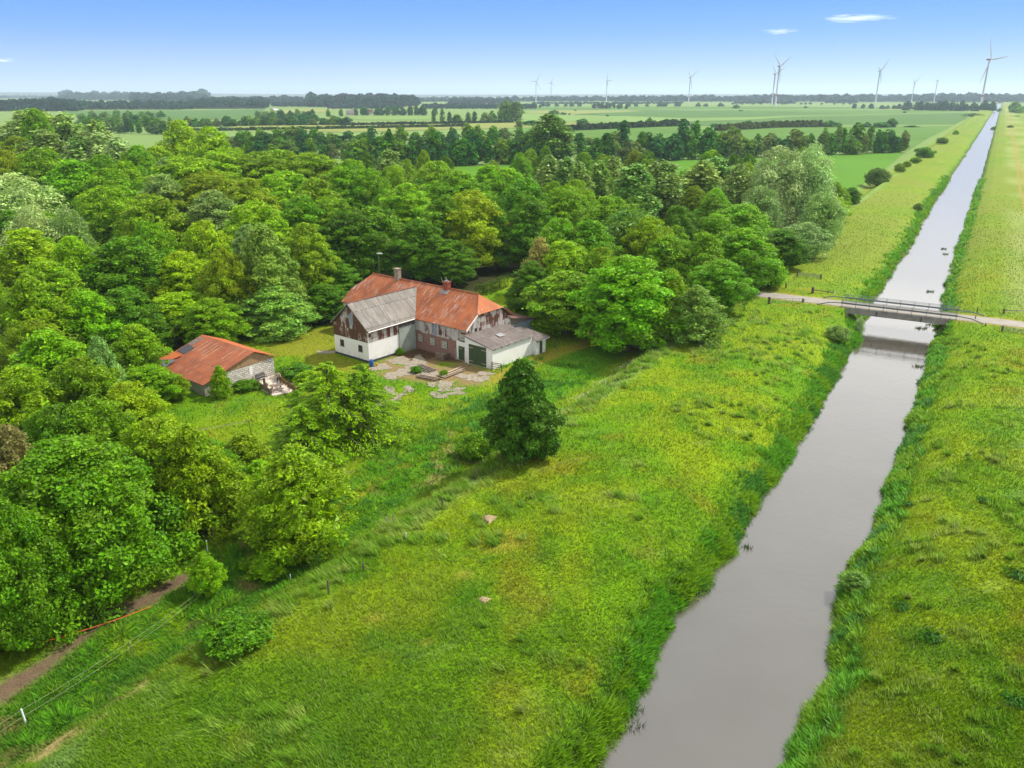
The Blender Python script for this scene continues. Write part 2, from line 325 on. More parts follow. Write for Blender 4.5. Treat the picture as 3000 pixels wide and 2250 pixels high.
# ------------------------------------------------------------------ mesh building
def tag(o, label=None, cat=None, group=None, kind=None):
    if label: o['label'] = label
    if cat: o['category'] = cat
    if group: o['group'] = group
    if kind: o['kind'] = kind
    return o
class MB:
    def __init__(s): s.v = []; s.f = []; s.m = []; s.mi = 0; s.sm = []; s.smooth = False
    def add(s, vs, fs):
        k = len(s.v); s.v += [tuple(map(float, p)) for p in vs]
        for f in fs: s.f.append([i + k for i in f]); s.m.append(s.mi); s.sm.append(s.smooth)
        return s
    def box(s, x0, y0, z0, x1, y1, z1, rz=0, c=None):
        vs = [(x, y, z) for z in (z0, z1) for x, y in ((x0, y0), (x1, y0), (x1, y1), (x0, y1))]
        if rz:
            cx, cy = c if c else ((x0 + x1) / 2, (y0 + y1) / 2); co, si = math.cos(rz), math.sin(rz)
            vs = [(cx + (x - cx) * co - (y - cy) * si, cy + (x - cx) * si + (y - cy) * co, z) for x, y, z in vs]
        return s.add(vs, [(3, 2, 1, 0), (4, 5, 6, 7), (0, 1, 5, 4), (1, 2, 6, 5), (2, 3, 7, 6), (3, 0, 4, 7)])
    def slab(s, quad, t):
        """solid sheet: quad = 4+ points (ccw from above), thickness t downwards along its normal"""
        q = [Vector(p) for p in quad]; n = (q[1] - q[0]).cross(q[2] - q[0]).normalized(); k = len(q)
        vs = [tuple(p) for p in q] + [tuple(p - n * t) for p in q]
        return s.add(vs, [tuple(range(k)), tuple(range(2 * k - 1, k - 1, -1))] + [((i + 1) % k, i, i + k, (i + 1) % k + k) for i in range(k)])
    def prism(s, poly, z0, z1):
        k = len(poly)
        vs = [(x, y, z0) for x, y in poly] + [(x, y, z1) for x, y in poly]
        return s.add(vs, [tuple(range(k - 1, -1, -1)), tuple(range(k, 2 * k))] + [(i, (i + 1) % k, (i + 1) % k + k, i + k) for i in range(k)])
    def tube(s, pts, rs, n=8, cap=True):
        pts = [Vector(p) for p in pts]
        if not hasattr(rs, '__len__'): rs = [rs] * len(pts)
        vs = []; fs = []
        for i, p in enumerate(pts):
            d = (pts[min(i + 1, len(pts) - 1)] - pts[max(i - 1, 0)]).normalized()
            a = d.cross(Vector((0, 0, 1)) if abs(d.z) < .95 else Vector((1, 0, 0))).normalized(); b = d.cross(a)
            for k in range(n):
                t = 2 * PI * k / n; vs.append(tuple(p + (a * math.cos(t) + b * math.sin(t)) * rs[i]))
        for i in range(len(pts) - 1):
            for k in range(n): fs.append((i * n + k, i * n + (k + 1) % n, (i + 1) * n + (k + 1) % n, (i + 1) * n + k))
        if cap: fs.append(tuple(range(n))); fs.append(tuple(range(len(vs) - 1, len(vs) - n - 1, -1)))
        return s.add(vs, fs)
    def lathe(s, prof, n=20, c=(0, 0, 0)):
        vs = []; fs = []
        for r, z in prof:
            for k in range(n): t = 2 * PI * k / n; vs.append((c[0] + r * math.cos(t), c[1] + r * math.sin(t), c[2] + z))
        for i in range(len(prof) - 1):
            for k in range(n): fs.append((i * n + k, i * n + (k + 1) % n, (i + 1) * n + (k + 1) % n, (i + 1) * n + k))
        fs.append(tuple(range(n - 1, -1, -1))); fs.append(tuple(range(len(vs) - n, len(vs))))
        return s.add(vs, fs)
    def build(s, name, mats, parent=None, loc=None, rz=0, bevel=0):
        me = bpy.data.meshes.new(name); me.from_pydata(s.v, [], s.f)
        for m in (mats if isinstance(mats, (list, tuple)) else [mats]): me.materials.append(MATS[m])
        me.polygons.foreach_set('material_index', s.m); me.polygons.foreach_set('use_smooth', s.sm); me.update()
        o = bpy.data.objects.new(name, me); C.objects.link(o)
        if parent: o.parent = parent
        if loc is not None: o.location = loc
        o.rotation_euler.z = rz
        if bevel:
            b = o.modifiers.new('bevel', 'BEVEL'); b.width = bevel; b.segments = 2; b.limit_method = 'ANGLE'
        return o
def empty(name, loc, rz=0):
    o = bpy.data.objects.new(name, None); C.objects.link(o); o.location = loc; o.rotation_euler.z = rz; o.empty_display_size = 0.3
    return o
def copy_tree(o, parent=None):
    c = o.copy(); C.objects.link(c); c.parent = parent
    for ch in list(o.children): copy_tree(ch, c)
    return c
def npmesh(name, verts, faces, mats, mi=None, attrs=None, smooth=False):
    """verts (n,3), faces (m,k) arrays of one face size"""
    me = bpy.data.meshes.new(name); nv = len(verts); nf, k = faces.shape
    me.vertices.add(nv); me.vertices.foreach_set('co', np.ascontiguousarray(verts, np.float32).ravel())
    me.loops.add(nf * k); me.loops.foreach_set('vertex_index', np.ascontiguousarray(faces, np.int32).ravel())
    me.polygons.add(nf); me.polygons.foreach_set('loop_start', np.arange(0, nf * k, k, dtype=np.int32))
    me.polygons.foreach_set('loop_total', np.full(nf, k, np.int32))
    if mi is not None: me.polygons.foreach_set('material_index', mi.astype(np.int32))
    for m in mats: me.materials.append(MATS[m])
    me.update(calc_edges=True)
    me.polygons.foreach_set('use_smooth', np.full(nf, smooth))
    for nm, arr in (attrs or {}).items():
        if arr.ndim == 1:
            a = me.attributes.new(nm, 'FLOAT', 'POINT'); a.data.foreach_set('value', arr.astype(np.float32))
        else:
            a = me.attributes.new(nm, 'FLOAT_COLOR', 'POINT'); rgba = np.ones((nv, 4), np.float32); rgba[:, :3] = arr; a.data.foreach_set('color', rgba.ravel())
    me.validate(); return me
def link(name, me, parent=None):
    o = bpy.data.objects.new(name, me); C.objects.link(o); o.parent = parent; return o

# ------------------------------------------------------------------ the land
def axis_pts(segs):
    out = []
    for a, b, st in segs: out.append(np.arange(a, b, st))
    return np.concatenate(out)
def grow(a, b, s0, k=1.12):
    o = [a]; s = s0
    while o[-1] < b: s *= k; o.append(o[-1] + s)
    return np.array(o[1:])
us = np.concatenate([-grow(20, 2500, 2.0)[::-1], axis_pts([(-20, 25, 1.0), (25, 190, 0.55), (190, 330, 1.2)]), grow(330, 17000, 1.4, 1.06)])
vs_ = np.concatenate([-grow(135, 17000, 2.5)[::-1], axis_pts([(-135, -104, 1.6), (-104, -48, 0.6), (-48, 12, 0.42), (12, 45, 0.9)]), grow(45, 17000, 1.3)])
UU, VV = np.meshgrid(us, vs_, indexing='ij')
gx, gy = fromUV(UU.ravel(), VV.ravel())
gz = ground_z(gx, gy)
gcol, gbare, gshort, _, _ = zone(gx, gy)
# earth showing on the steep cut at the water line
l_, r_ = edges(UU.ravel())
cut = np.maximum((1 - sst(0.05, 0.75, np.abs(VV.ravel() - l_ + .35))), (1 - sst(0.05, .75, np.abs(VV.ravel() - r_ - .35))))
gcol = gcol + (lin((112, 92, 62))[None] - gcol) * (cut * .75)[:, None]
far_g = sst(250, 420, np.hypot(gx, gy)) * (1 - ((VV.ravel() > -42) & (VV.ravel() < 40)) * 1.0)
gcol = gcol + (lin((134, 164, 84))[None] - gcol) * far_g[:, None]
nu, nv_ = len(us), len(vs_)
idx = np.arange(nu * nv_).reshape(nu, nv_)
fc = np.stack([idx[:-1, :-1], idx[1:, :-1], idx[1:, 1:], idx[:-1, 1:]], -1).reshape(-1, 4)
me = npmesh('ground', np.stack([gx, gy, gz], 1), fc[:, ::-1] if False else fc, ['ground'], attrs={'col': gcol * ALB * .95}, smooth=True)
ground = tag(link('ground', me), kind='structure')

# water
m, N, L, b = newmat('water'); v = objco(N)
b.inputs['Roughness'].default_value = 0.2; b.inputs['IOR'].default_value = 1.85; b.inputs['Specular IOR Level'].default_value = 0.9
dU = N.new('ShaderNodeVectorMath'); dU.operation = 'DOT_PRODUCT'; dU.inputs[1].default_value = (UX, UY, 0); L.new(v, dU.inputs[0])
calm = math2(N, L, 'ABSOLUTE', math2(N, L, 'SUBTRACT', dU.outputs['Value'], 128.0), 0.0); L.new(maprange(N, L, calm, 18, 60, .07, .22), b.inputs['Roughness'])
nz = noise(N, L, v, 1.6, 5, .55, (1, 1, 1), .5); nz2 = noise(N, L, v, .12, 3)
L.new(ramp(N, L, nz2, [(.3, (.058, .053, .040)), (.7, (.072, .067, .054))]), b.inputs['Base Color'])
nb = math2(N, L, 'MULTIPLY', nz, maprange(N, L, nz2, .35, .65, .35, 1.0))
bump(N, L, b, nb, 0.22, 0.08)
wl_ = []
uw = np.concatenate([np.arange(-60, 400, 4.0), grow(400, 4200, 5)])
wv = np.array([[fromUV(u, v)[0], fromUV(u, v)[1], WATER_Z] for u in uw for v in (-18.0, 0.5)])
wf = np.array([[2 * i, 2 * i + 1, 2 * i + 3, 2 * i + 2] for i in range(len(uw) - 1)])
tag(link('water', npmesh('water', wv, wf, ['water'])), kind='structure')

# road and its bridge approach
m, N, L, b = newmat('road'); v = objco(N)
n1 = noise(N, L, v, .6, 5); n2 = noise(N, L, v, 14, 4)
c = ramp(N, L, n1, [(.3, lingt((188, 180, 168), .42)), (.7, lingt((212, 204, 192), .45))])
k = maprange(N, L, n2, .3, .7, .85, 1.12); vm = N.new('ShaderNodeVectorMath'); vm.operation = 'SCALE'; L.new(c, vm.inputs[0]); L.new(k, vm.inputs['Scale'])
L.new(vm.outputs[0], b.inputs['Base Color']); b.inputs['Roughness'].default_value = .92
def strip(name, cl, hw, mat, dz=0.03, kind='structure', n=5):
    V = []; Fc = []
    for i, (u, v) in enumerate(cl):
        for k in range(n):
            t = -1 + 2 * k / (n - 1); w = hw * (1 + .10 * (vn(np.array([v * 1.]), np.array([t * 9.]), 2.5, 77)[0] - .5))
            x, y = fromUV(u + w * t, v); V.append((x, y, 1.72 + dz + .05 * (1 - t * t)))
    for i in range(len(cl) - 1):
        for k in range(n - 1): a = i * n + k; Fc.append((a, a + n, a + n + 1, a + 1))
    return tag(link(name, npmesh(name, np.array(V), np.array(Fc), [mat])), kind=kind)
strip('road', [(ROAD_U + .006 * (v + 17) ** 1 * 0 + 0.0, v) for v in np.arange(-62, -16.9, 1.5)], ROADW, 'road')
strip('road', [(ROAD_U, v) for v in np.arange(-1.0, 60, 1.5)], ROADW * .95, 'road')

# far fields, each a sheet just above the plain
def fieldmat(name, rgb):
    m, N, L, b = newmat(name); v = objco(N)
    a = noise(N, L, v, .012, 4); c2 = noise(N, L, v, .25, 3, .6, (1, .12, 1)); s = math2(N, L, 'ADD', math2(N, L, 'MULTIPLY', a, .7), math2(N, L, 'MULTIPLY', c2, .3))
    L.new(ramp(N, L, s, [(.32, tuple(x * .84 for x in rgb)), (.68, tuple(x * 1.14 for x in rgb))]), b.inputs['Base Color']); b.inputs['Roughness'].default_value = .95; b.inputs['Specular IOR Level'].default_value = .1
fieldmat('field_bright', lingt((114, 176, 36), .42)); fieldmat('field_green', lingt((116, 166, 58), .42)); fieldmat('field_pale', lingt((156, 196, 100), .42))
fieldmat('field_blue', lingt((108, 156, 66), .40)); fieldmat('field_yellow', lingt((178, 190, 98), .42)); fieldmat('field_dark', lingt((84, 132, 66), .40))
FIELDS = [
    ('field_bright', [(1000, 500), (2652, 446), (2600, 490), (2520, 545), (2440, 585), (2330, 540), (1750, 520), (1300, 520)]),
    ('field_green', [(1640, 432), (2660, 443), (2720, 405), (2790, 370), (2330, 372), (2000, 380), (1650, 412)]),
    ('field_blue', [(1950, 371), (2330, 366), (2795, 365), (2832, 348), (2838, 330), (2250, 345), (2000, 350)]),
    ('field_green', [(2000, 347), (2250, 342), (2838, 327), (2700, 322), (2200, 322), (1900, 326)]),
    ('field_pale', [(1500, 356), (1900, 358), (2170, 352), (2400, 338), (2000, 344), (1700, 338), (1520, 332)]),
    ('field_blue', [(1680, 336), (2000, 346), (2200, 344), (2480, 330), (1900, 322)]),
    ('field_yellow', [(1520, 330), (1680, 334), (1900, 326), (1600, 324)]),
    ('field_green', [(1640, 410), (2050, 384), (2000, 372), (1500, 372), (1450, 395)]),
    ('field_yellow', [(1000, 388), (1560, 374), (1760, 368), (1700, 358), (1300, 362), (700, 370), (660, 378)]),
    ('field_pale', [(680, 395), (1000, 392), (1500, 378), (1560, 380), (1300, 396), (900, 408), (660, 408)]),
    ('field_blue', [(180, 326), (560, 324), (770, 320), (790, 332), (740, 350), (500, 352), (250, 344)]),
    ('field_pale', [(1020, 344), (1450, 340), (1480, 330), (1560, 326), (1500, 346), (1250, 352), (1050, 352)]),
    ('field_yellow', [(770, 326), (900, 318), (1000, 318), (950, 330), (800, 334)]),
    ('field_yellow', [(1150, 312), (1420, 306), (1500, 312), (1400, 318), (1160, 318)]),
    ('field_green', [(1500, 322), (2000, 320), (2500, 318), (2700, 320), (2700, 316), (2200, 312), (1550, 314)]),
    ('field_yellow', [(2580, 322), (2820, 325), (2828, 322), (2600, 319)]),
    ('field_pale', [(280, 300), (330, 300), (330, 303), (280, 303)]), ('field_yellow', [(520, 300), (640, 302), (640, 304), (520, 304)]),
    ('field_bright', [(2968, 345), (3200, 345), (3200, 372), (3000, 372)]), ('field_dark', [(2975, 378), (3200, 378), (3300, 420), (3010, 420)]),
]
for k, (mt, poly) in enumerate(FIELDS):
    pts = [at(px, py) for px, py in poly]
    mb = MB(); z = 0.12 + 0.03 * k
    mb.add([(p[0], p[1], z) for p in pts], [tuple(range(len(pts)))])
    o = mb.build('field', mt); tag(o, kind='structure')
    if o.data.polygons[0].normal.z < 0: o.data.flip_normals()

# ridge and hills on the horizon
plain('hill', lingt((74, 96, 66), .45), .95, .25, .004)
def ridge(name, d, prof, depthw, mat, px0, px1, n=220, seed=1):
    V = []; Fc = []
    for i in range(n + 1):
        px = px0 + (px1 - px0) * i / n; x = (px - 1500) / F / math.cos(PITCH)
        h = np.interp(px, [p[0] for p in prof], [p[1] for p in prof])
        for k, (dd, hh) in enumerate(((0, -.5), (.25, .55), (.6, 1.0), (1.0, .9), (1.6, -.5))):
            D = d + dd * depthw; z = max(-1, h * hh + (5 * (vn(np.array([px * 1.]), np.array([k * 50.]), 55, seed)[0] - .5) if 0 < k < 4 else 0))
            V.append((x * D, D, z if hh > 0 else -2))
    for i in range(n):
        for k in range(4): a = i * 5 + k; Fc.append((a, a + 5, a + 6, a + 1))
    return tag(link(name, npmesh(name, np.array(V), np.array(Fc), [mat], smooth=True)), kind='structure')
ridge('hills', 9500, [(-900, 66), (0, 62), (300, 52), (900, 32), (1300, 26), (1800, 30), (2400, 30), (3000, 34), (3900, 36)], 2500, 'hill', -900, 3900)

# ------------------------------------------------------------------ foliage
def rand_unit(n):
    d = rng.normal(size=(n, 3)); return d / np.linalg.norm(d, axis=1, keepdims=True)
def nrmz(a): return a / np.maximum(1e-6, np.linalg.norm(a, axis=1, keepdims=True))
def leaf_quads(c, nrm, size, aspect=.6, axis_hint=None, fold=.18):
    """rhombus leaf sprays: returns verts, faces"""
    n = len(c)
    ref = axis_hint if axis_hint is not None else rand_unit(n)
    t = nrmz(ref - nrm * (ref * nrm).sum(1, keepdims=True) + 1e-5)
    b = np.cross(nrm, t); s = size[:, None]
    v = np.empty((n, 4, 3))
    v[:, 0] = c - t * s * .5; v[:, 2] = c + t * s * .5
    v[:, 1] = c + b * s * aspect * .5 + nrm * s * fold * aspect; v[:, 3] = c - b * s * aspect * .5 + nrm * s * fold * aspect
    return v.reshape(-1, 3), np.arange(n * 4).reshape(n, 4)
PROFILES = {
    'round': ([0, .12, .3, .5, .7, .85, .95, 1], [.45, .8, 1, 1, .88, .62, .36, .12]),
    'cone': ([0, .12, .3, .5, .7, .85, .95, 1], [.75, 1, .95, .75, .52, .32, .15, .05]),
    'egg': ([0, .12, .3, .5, .7, .85, .95, 1], [.5, .85, 1, .92, .72, .48, .25, .08]),
    'spire': ([0, .08, .2, .35, .5, .65, .8, .92, 1], [.6, .9, 1, 1, .9, .70, .46, .26, .1]),
    'column': ([0, .1, .3, .5, .7, .85, .95, 1], [.6, .9, 1, 1, .92, .7, .42, .15]),
    'poplar': ([0, .1, .3, .5, .7, .85, .95, 1], [.55, .8, .95, .95, .8, .55, .3, .1]),
    'dome': ([0, .1, .3, .5, .7, .85, .95, 1], [1, 1, .97, .9, .74, .52, .3, .1]),
}
def crown_mesh(name, H, Rr, prof, lobes, leaves, leaf, z0=.1, lr=(.22, .38), flat=.75, aspect=.62, up=.35, jit=.7, lean=(0, 0), vert=0, mat='leaf', core=True, outl=.6, hole=.0, lay=0, stray=.06):
    tp, rp = PROFILES[prof]
    k = np.arange(lobes)
    t = (k + rng.random(lobes)) / lobes; t = t ** .9
    ang = k * 2.39996 + rng.normal(size=lobes) * .5
    rad = np.interp(t, tp, rp) * Rr * (1 - lr[0] * .8) * np.sqrt(rng.uniform(.28, 1.0, lobes))
    zc = H * (z0 + (1 - z0) * t * .95)
    lrad = Rr * rng.uniform(lr[0], lr[1], lobes) * (0.7 + .45 * np.interp(t, tp, rp))
    cx = rad * np.cos(ang) + lean[0] * zc; cy = rad * np.sin(ang) + lean[1] * zc
    cen = np.stack([cx, cy, zc], 1); lobe_v = rng.random(lobes); lobe_h = rng.random(lobes)
    w = lrad ** 2; li = rng.choice(lobes, leaves, p=w / w.sum())
    outw = cen - np.array([0, 0, H * .42]); outw = nrmz(outw)
    d = nrmz(rng.normal(size=(leaves, 3)) * .8 + outw[li] * outl + np.array([0, 0, up]))
    sc = np.ones((leaves, 3)) * lrad[li][:, None]; sc[:, 2] *= flat
    r = rng.uniform(.50, 1.14, leaves) ** .7
    if hole: r = r * (1 + hole * rng.normal(size=leaves) * .5)
    if stray:  # shoots that stand clear of the lobes
        st_ = rng.random(leaves) < stray; r = np.where(st_, r * rng.uniform(1.0, 1.55, leaves), r)
    p = cen[li] + d * sc * r[:, None]
    if lay:  # horizontal sprays
        p[:, 2] = np.round(p[:, 2] / lay) * lay + rng.normal(size=leaves) * lay * .34
    nr = nrmz(d + jit * rng.normal(size=(leaves, 3)) + np.array([0, 0, .35]))
    hint = None
    if vert: hint = nrmz(rng.normal(size=(leaves, 3)) * .4 + np.array([0, 0, -vert]) + d * .5)
    elif lean[0] or lean[1] or lay: hint = nrmz(rng.normal(size=(leaves, 3)) * .45 + d * np.array([1, 1, .2]) + np.array([lean[0] * 2.5, lean[1] * 2.5, -.1]))
    s = leaf * rng.choice([.6, .9, 1.25, 1.7], leaves, p=[.35, .35, .2, .1]) * rng.uniform(.8, 1.2, leaves)
    v, f = leaf_quads(p, nr, s, aspect, hint)
    val = np.clip(.5 + .22 * rng.normal(size=leaves) + .35 * (lobe_v[li] - .5), 0, 1); hue = np.clip(lobe_h[li] * .7 + .3 * rng.random(leaves), 0, 1)
    if core:
        nc = max(60, leaves // 14); tt = rng.random(nc) * .85 + .04; a = rng.random(nc) * 2 * PI; rr = np.interp(tt, tp, rp) * Rr * .62 * np.sqrt(rng.random(nc)); zc2 = H * (z0 + (1 - z0) * tt * .9)
        pc = np.stack([rr * np.cos(a) + lean[0] * zc2, rr * np.sin(a) + lean[1] * zc2, zc2], 1)
        v2, f2 = leaf_quads(pc, rand_unit(nc), np.full(nc, max(leaf * 2.6, Rr * .16)), .9)
        f = np.concatenate([f, f2 + len(v)]); v = np.concatenate([v, v2]); val = np.concatenate([val, rng.random(nc)]); hue = np.concatenate([hue, rng.random(nc)])
    top = np.percentile(v[:, 2], 99.9); v[:, 2] *= H / top
    v[:, 2] = np.maximum(v[:, 2], .05)
    me = npmesh(name, v, f, [mat], attrs={'v': np.repeat(val, 4), 'h': np.repeat(hue, 4)})
    me['dims'] = (Rr, H); return me, cen, lrad
def trunk_mesh(name, H, r, cen, n=13, lean=(0, 0), mat='bark'):
    mb = MB(); mb.smooth = True
    top = H * .78
    mb.tube([(0, 0, -.3), (0, 0, H * .08), (lean[0] * H * .3 + .1, lean[1] * H * .3, H * .3), (lean[0] * H * .55 - .1, lean[1] * H * .55, H * .55), (lean[0] * top, lean[1] * top, top)], [r * 1.5, r, r * .85, r * .55, r * .12], 8)
    order = np.argsort(cen[:, 2])[:: max(1, len(cen) // n)][:n]
    for i in order:
        c = cen[i]; zb = max(H * .08, c[2] * .55)
        b0 = Vector((lean[0] * zb, lean[1] * zb, zb)); c1 = Vector(c) * 1.0
        mid = b0.lerp(c1, .5) + Vector((0, 0, -.04 * H))
        mb.tube([b0, mid, c1], [r * .45, r * .26, r * .07], 5)
    me_o = mb.build(name, mat); me = me_o.data; bpy.data.objects.remove(me_o); return me
PROTO = {}
def proto(key, H, Rr, prof, lobes, leaves, leaf, tr=.3, bark='bark', **kw):
    me, cen, lrad = crown_mesh(key + '_crown', H, Rr, prof, lobes, leaves, leaf, **kw)
    tm = trunk_mesh(key + '_trunk', H, tr, cen, lean=kw.get('lean', (0, 0)), mat=bark)
    PROTO.setdefault(key, []).append((me, tm, H, Rr))
for i in range(3): proto('broad', 17, 5.0, ['round', 'egg', 'round'][i], 130, 25000, .31, lr=(.10, .26), flat=.75, stray=.10)
for i in range(2): proto('oak', 17, 6.0, 'round', 140, 26000, .31, lr=(.09, .23), flat=.7, jit=.85, stray=.12)
for i in range(2): proto('beech', 17, 5.2, ['egg', 'round'][i], 150, 25000, .36, lr=(.09, .24), flat=.55, stray=.14, aspect=.42, lean=(.05, -.04), jit=.5)
proto('hornbeam', 15, 5.0, 'cone', 130, 25000, .37, lr=(.12, .28), flat=.45, stray=.12, aspect=.42, lay=.4, jit=.45, z0=.06)
for i in range(2): proto('poplar', 22, 3.2, 'poplar', 46, 7500, .55, lr=(.28, .5), flat=1.25, lean=(.04, -.02), aspect=.7, jit=.9, mat='leaf_silver')
for i in range(2): proto('willow', 17, 5, 'column', 60, 14000, .46, lr=(.2, .38), flat=1.3, vert=.8, aspect=.34, jit=.8, mat='leaf_silver', z0=.05)
proto('weeping', 12, 4, 'dome', 40, 8000, .6, lr=(.2, .32), flat=1.7, vert=3, aspect=.22, z0=.05)
for i in range(2): proto('fine', 12, 4.4, ['egg', 'cone'][i], 150, 15000, .30, lr=(.09, .22), flat=.85, aspect=.5, jit=.9, vert=.4, hole=.3, bark='birch_bark' if i else 'bark', z0=.05)
proto('near', 11.5, 6.2, 'dome', 300, 60000, .24, lr=(.09, .19), flat=.75, jit=.8, z0=.05, tr=.35)
proto('maple', 10.7, 3.9, 'spire', 190, 28000, .31, lr=(.09, .20), flat=.62, jit=.95, stray=.2, z0=.05)
for i in range(2): proto('shrub', 3, 2.0, 'round', 70, 7000, .20, lr=(.12, .34), stray=.22, jit=.9, z0=.12, tr=.06, flat=.8, core=True)
# larch / spruce: drooping sprays on whorled branches
def conifer(key, H, Rr, nb, leaf):
    vs, fs, vals = [], [], []; mb = MB(); mb.smooth = True
    mb.tube([(0, 0, -.3), (0, 0, H * .5), (0, 0, H)], [.22, .13, .02], 7)
    P_, D_, S_ = [], [], []
    for i in range(nb):
        t = (i + .5) / nb; z = H * (.08 + .9 * t); L_ = Rr * (1 - t) ** .6 * rng.uniform(.45, 1.3) + .15; a = i * 2.39996 + rng.normal() * .3
        dr = np.array([math.cos(a), math.sin(a), 0]); pts = []
        for q in np.linspace(0, 1, 6): pts.append(dr * L_ * q + np.array([0, 0, z + L_ * (.10 * q - .38 * q * q)]))
        mb.tube(pts, [.05, .045, .04, .03, .02, .01], 4)
        n = int(60 + 170 * L_ / Rr); q = rng.uniform(.12, 1.0, n) ** .7
        pc = np.stack([np.interp(q, np.linspace(0, 1, 6), [p[k] for p in pts]) for k in range(3)], 1)
        side = np.cross(dr, [0, 0, 1]); off = rng.uniform(-1, 1, n) * L_ * .30 * (1 - .55 * q) + .02
        pc = pc + side * off[:, None] + np.array([0, 0, -1]) * (np.abs(off) * .3 + rng.uniform(0, .18, n))[:, None]
        P_.append(pc); D_.append(nrmz(dr[None] * .9 + side[None] * np.sign(off)[:, None] * .7 + np.array([0, 0, -.45]) + rng.normal(size=(n, 3)) * .2)); S_.append(leaf * rng.uniform(.6, 1.3, n))
    pc = np.concatenate(P_); hint = np.concatenate(D_); s = np.concatenate(S_); n = len(pc)
    v, f = leaf_quads(pc, nrmz(np.array([0, 0, 1.]) + rng.normal(size=(n, 3)) * .45), s, .3, hint)
    v[:, 2] *= H / v[:, 2].max()
    me = npmesh(key + '_crown', v, f, ['leaf'], attrs={'v': np.repeat(np.clip(.5 + .25 * rng.normal(size=n), 0, 1), 4), 'h': np.repeat(rng.random(n), 4)})
    o = mb.build('t', 'bark'); tm = o.data; bpy.data.objects.remove(o); PROTO.setdefault(key, []).append((me, tm, H, Rr))
for i in range(2): conifer('spruce', 9, 3.9, 74, .36)
# trees far off: one mesh each, crown and trunk
def far_proto(key, H, Rr, prof, lobes, leaves, leaf, **kw):
    kw.setdefault('stray', 0); me, cen, lrad = crown_mesh(key, H, Rr, prof, lobes, leaves, leaf, mat='leaf_far', **kw)
    PROTO.setdefault(key, []).append((me, None, H, Rr))
for i in range(4): far_proto('far_round', 15, 5.5, ['round', 'egg', 'round', 'column'][i], 26, 1500, 1.15, lr=(.25, .45), z0=.06)
for i in range(2): far_proto('far_tall', 20, 3.6, 'poplar', 22, 1200, 1.1, lr=(.3, .5), flat=1.2)
for i in range(3): far_proto('far_bush', 5, 3.8, 'dome', 14, 500, 1.1, lr=(.3, .5), z0=.02)

TREE_K = 1.24
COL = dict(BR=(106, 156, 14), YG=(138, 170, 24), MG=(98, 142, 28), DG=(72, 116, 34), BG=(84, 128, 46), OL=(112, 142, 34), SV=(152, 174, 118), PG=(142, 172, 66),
           OY=(126, 152, 32), BZ=(112, 96, 74), LG=(122, 158, 50), GS=(118, 148, 88), PP=(134, 156, 92), SP=(122, 152, 74), VD=(66, 110, 42))
used_labels = {}
ALLT = []
def put_tree(x, y, key, H, Rx, color, name, cat, label, group=None, variant=None, rz=None):
    var = PROTO[key]; me, tm, h0, r0 = var[(len(ALLT) if variant is None else variant) % len(var)]
    z = float(ground_z(np.array([x]), np.array([y]))[0]) - .05
    rz = rng.random() * 2 * PI if rz is None else rz
    jc = np.clip(rng.normal(size=3) * .05 + 1, .8, 1.2) * rng.uniform(.9, 1.12)
    mean_ = lin((106, 142, 30)); c = (np.array(lin(color)) * (.78 if 'far' not in key else 1) + mean_ * (.22 if 'far' not in key else 0)) * TREE_K * jc
    if tm is None:
        o = link(name, me); o.location = (x, y, z); o.rotation_euler.z = rz; o.scale = (Rx / r0, Rx / r0, H / h0); o.color = (*c, 1); root = o
    else:
        root = empty(name, (x, y, z), rz); root.scale = (Rx / r0, Rx / r0, H / h0)
        cr_ = link('crown', me, root); cr_.color = (*c, 1); link('trunk', tm, root)
    tag(root, label, cat, group); ALLT.append((x, y, Rx, H)); return root
def tree(px, ytop, w, H, key, color, label, name=None, cat='tree', yb=None, group=None, variant=None):
    color = COL[color] if isinstance(color, str) else color
    if yb is not None:                       # foot seen: stands where its foot is
        p = at(px, yb, 0.0)
        for _ in range(8): p = at(px, yb, max(WATER_Z, float(ground_z(np.array([p[0]]), np.array([p[1]]))[0])))
        dep = depth_of(p); rx = w / 2 / F * dep
        u = np.array([p[0], p[1]]) / math.hypot(p[0], p[1]); p = np.array([p[0] + u[0] * rx * .4, p[1] + u[1] * rx * .4, 0])
        gz_ = float(ground_z(np.array([p[0]]), np.array([p[1]]))[0])
        d = px_dir(px, ytop); H = CH + d[2] / math.hypot(d[0], d[1]) * math.hypot(p[0], p[1]) - gz_; H = max(H, .5)
    else:
        p = at(px, ytop, H)
    dep = p[1] * math.cos(PITCH) + (CH - H) * math.sin(PITCH); rx = w / 2 / F * dep * 1.32
    nm = name or {'poplar': 'poplar_tree', 'willow': 'willow_tree', 'weeping': 'weeping_willow', 'beech': 'beech_tree', 'hornbeam': 'hornbeam_tree', 'oak': 'oak_tree', 'fine': 'birch_tree', 'spruce': 'spruce_tree', 'maple': 'maple_tree', 'shrub': 'shrub'}.get(key, 'broadleaf_tree')
    return put_tree(p[0], p[1], key, H, rx, color, nm, cat, label, group, variant)

T = tree
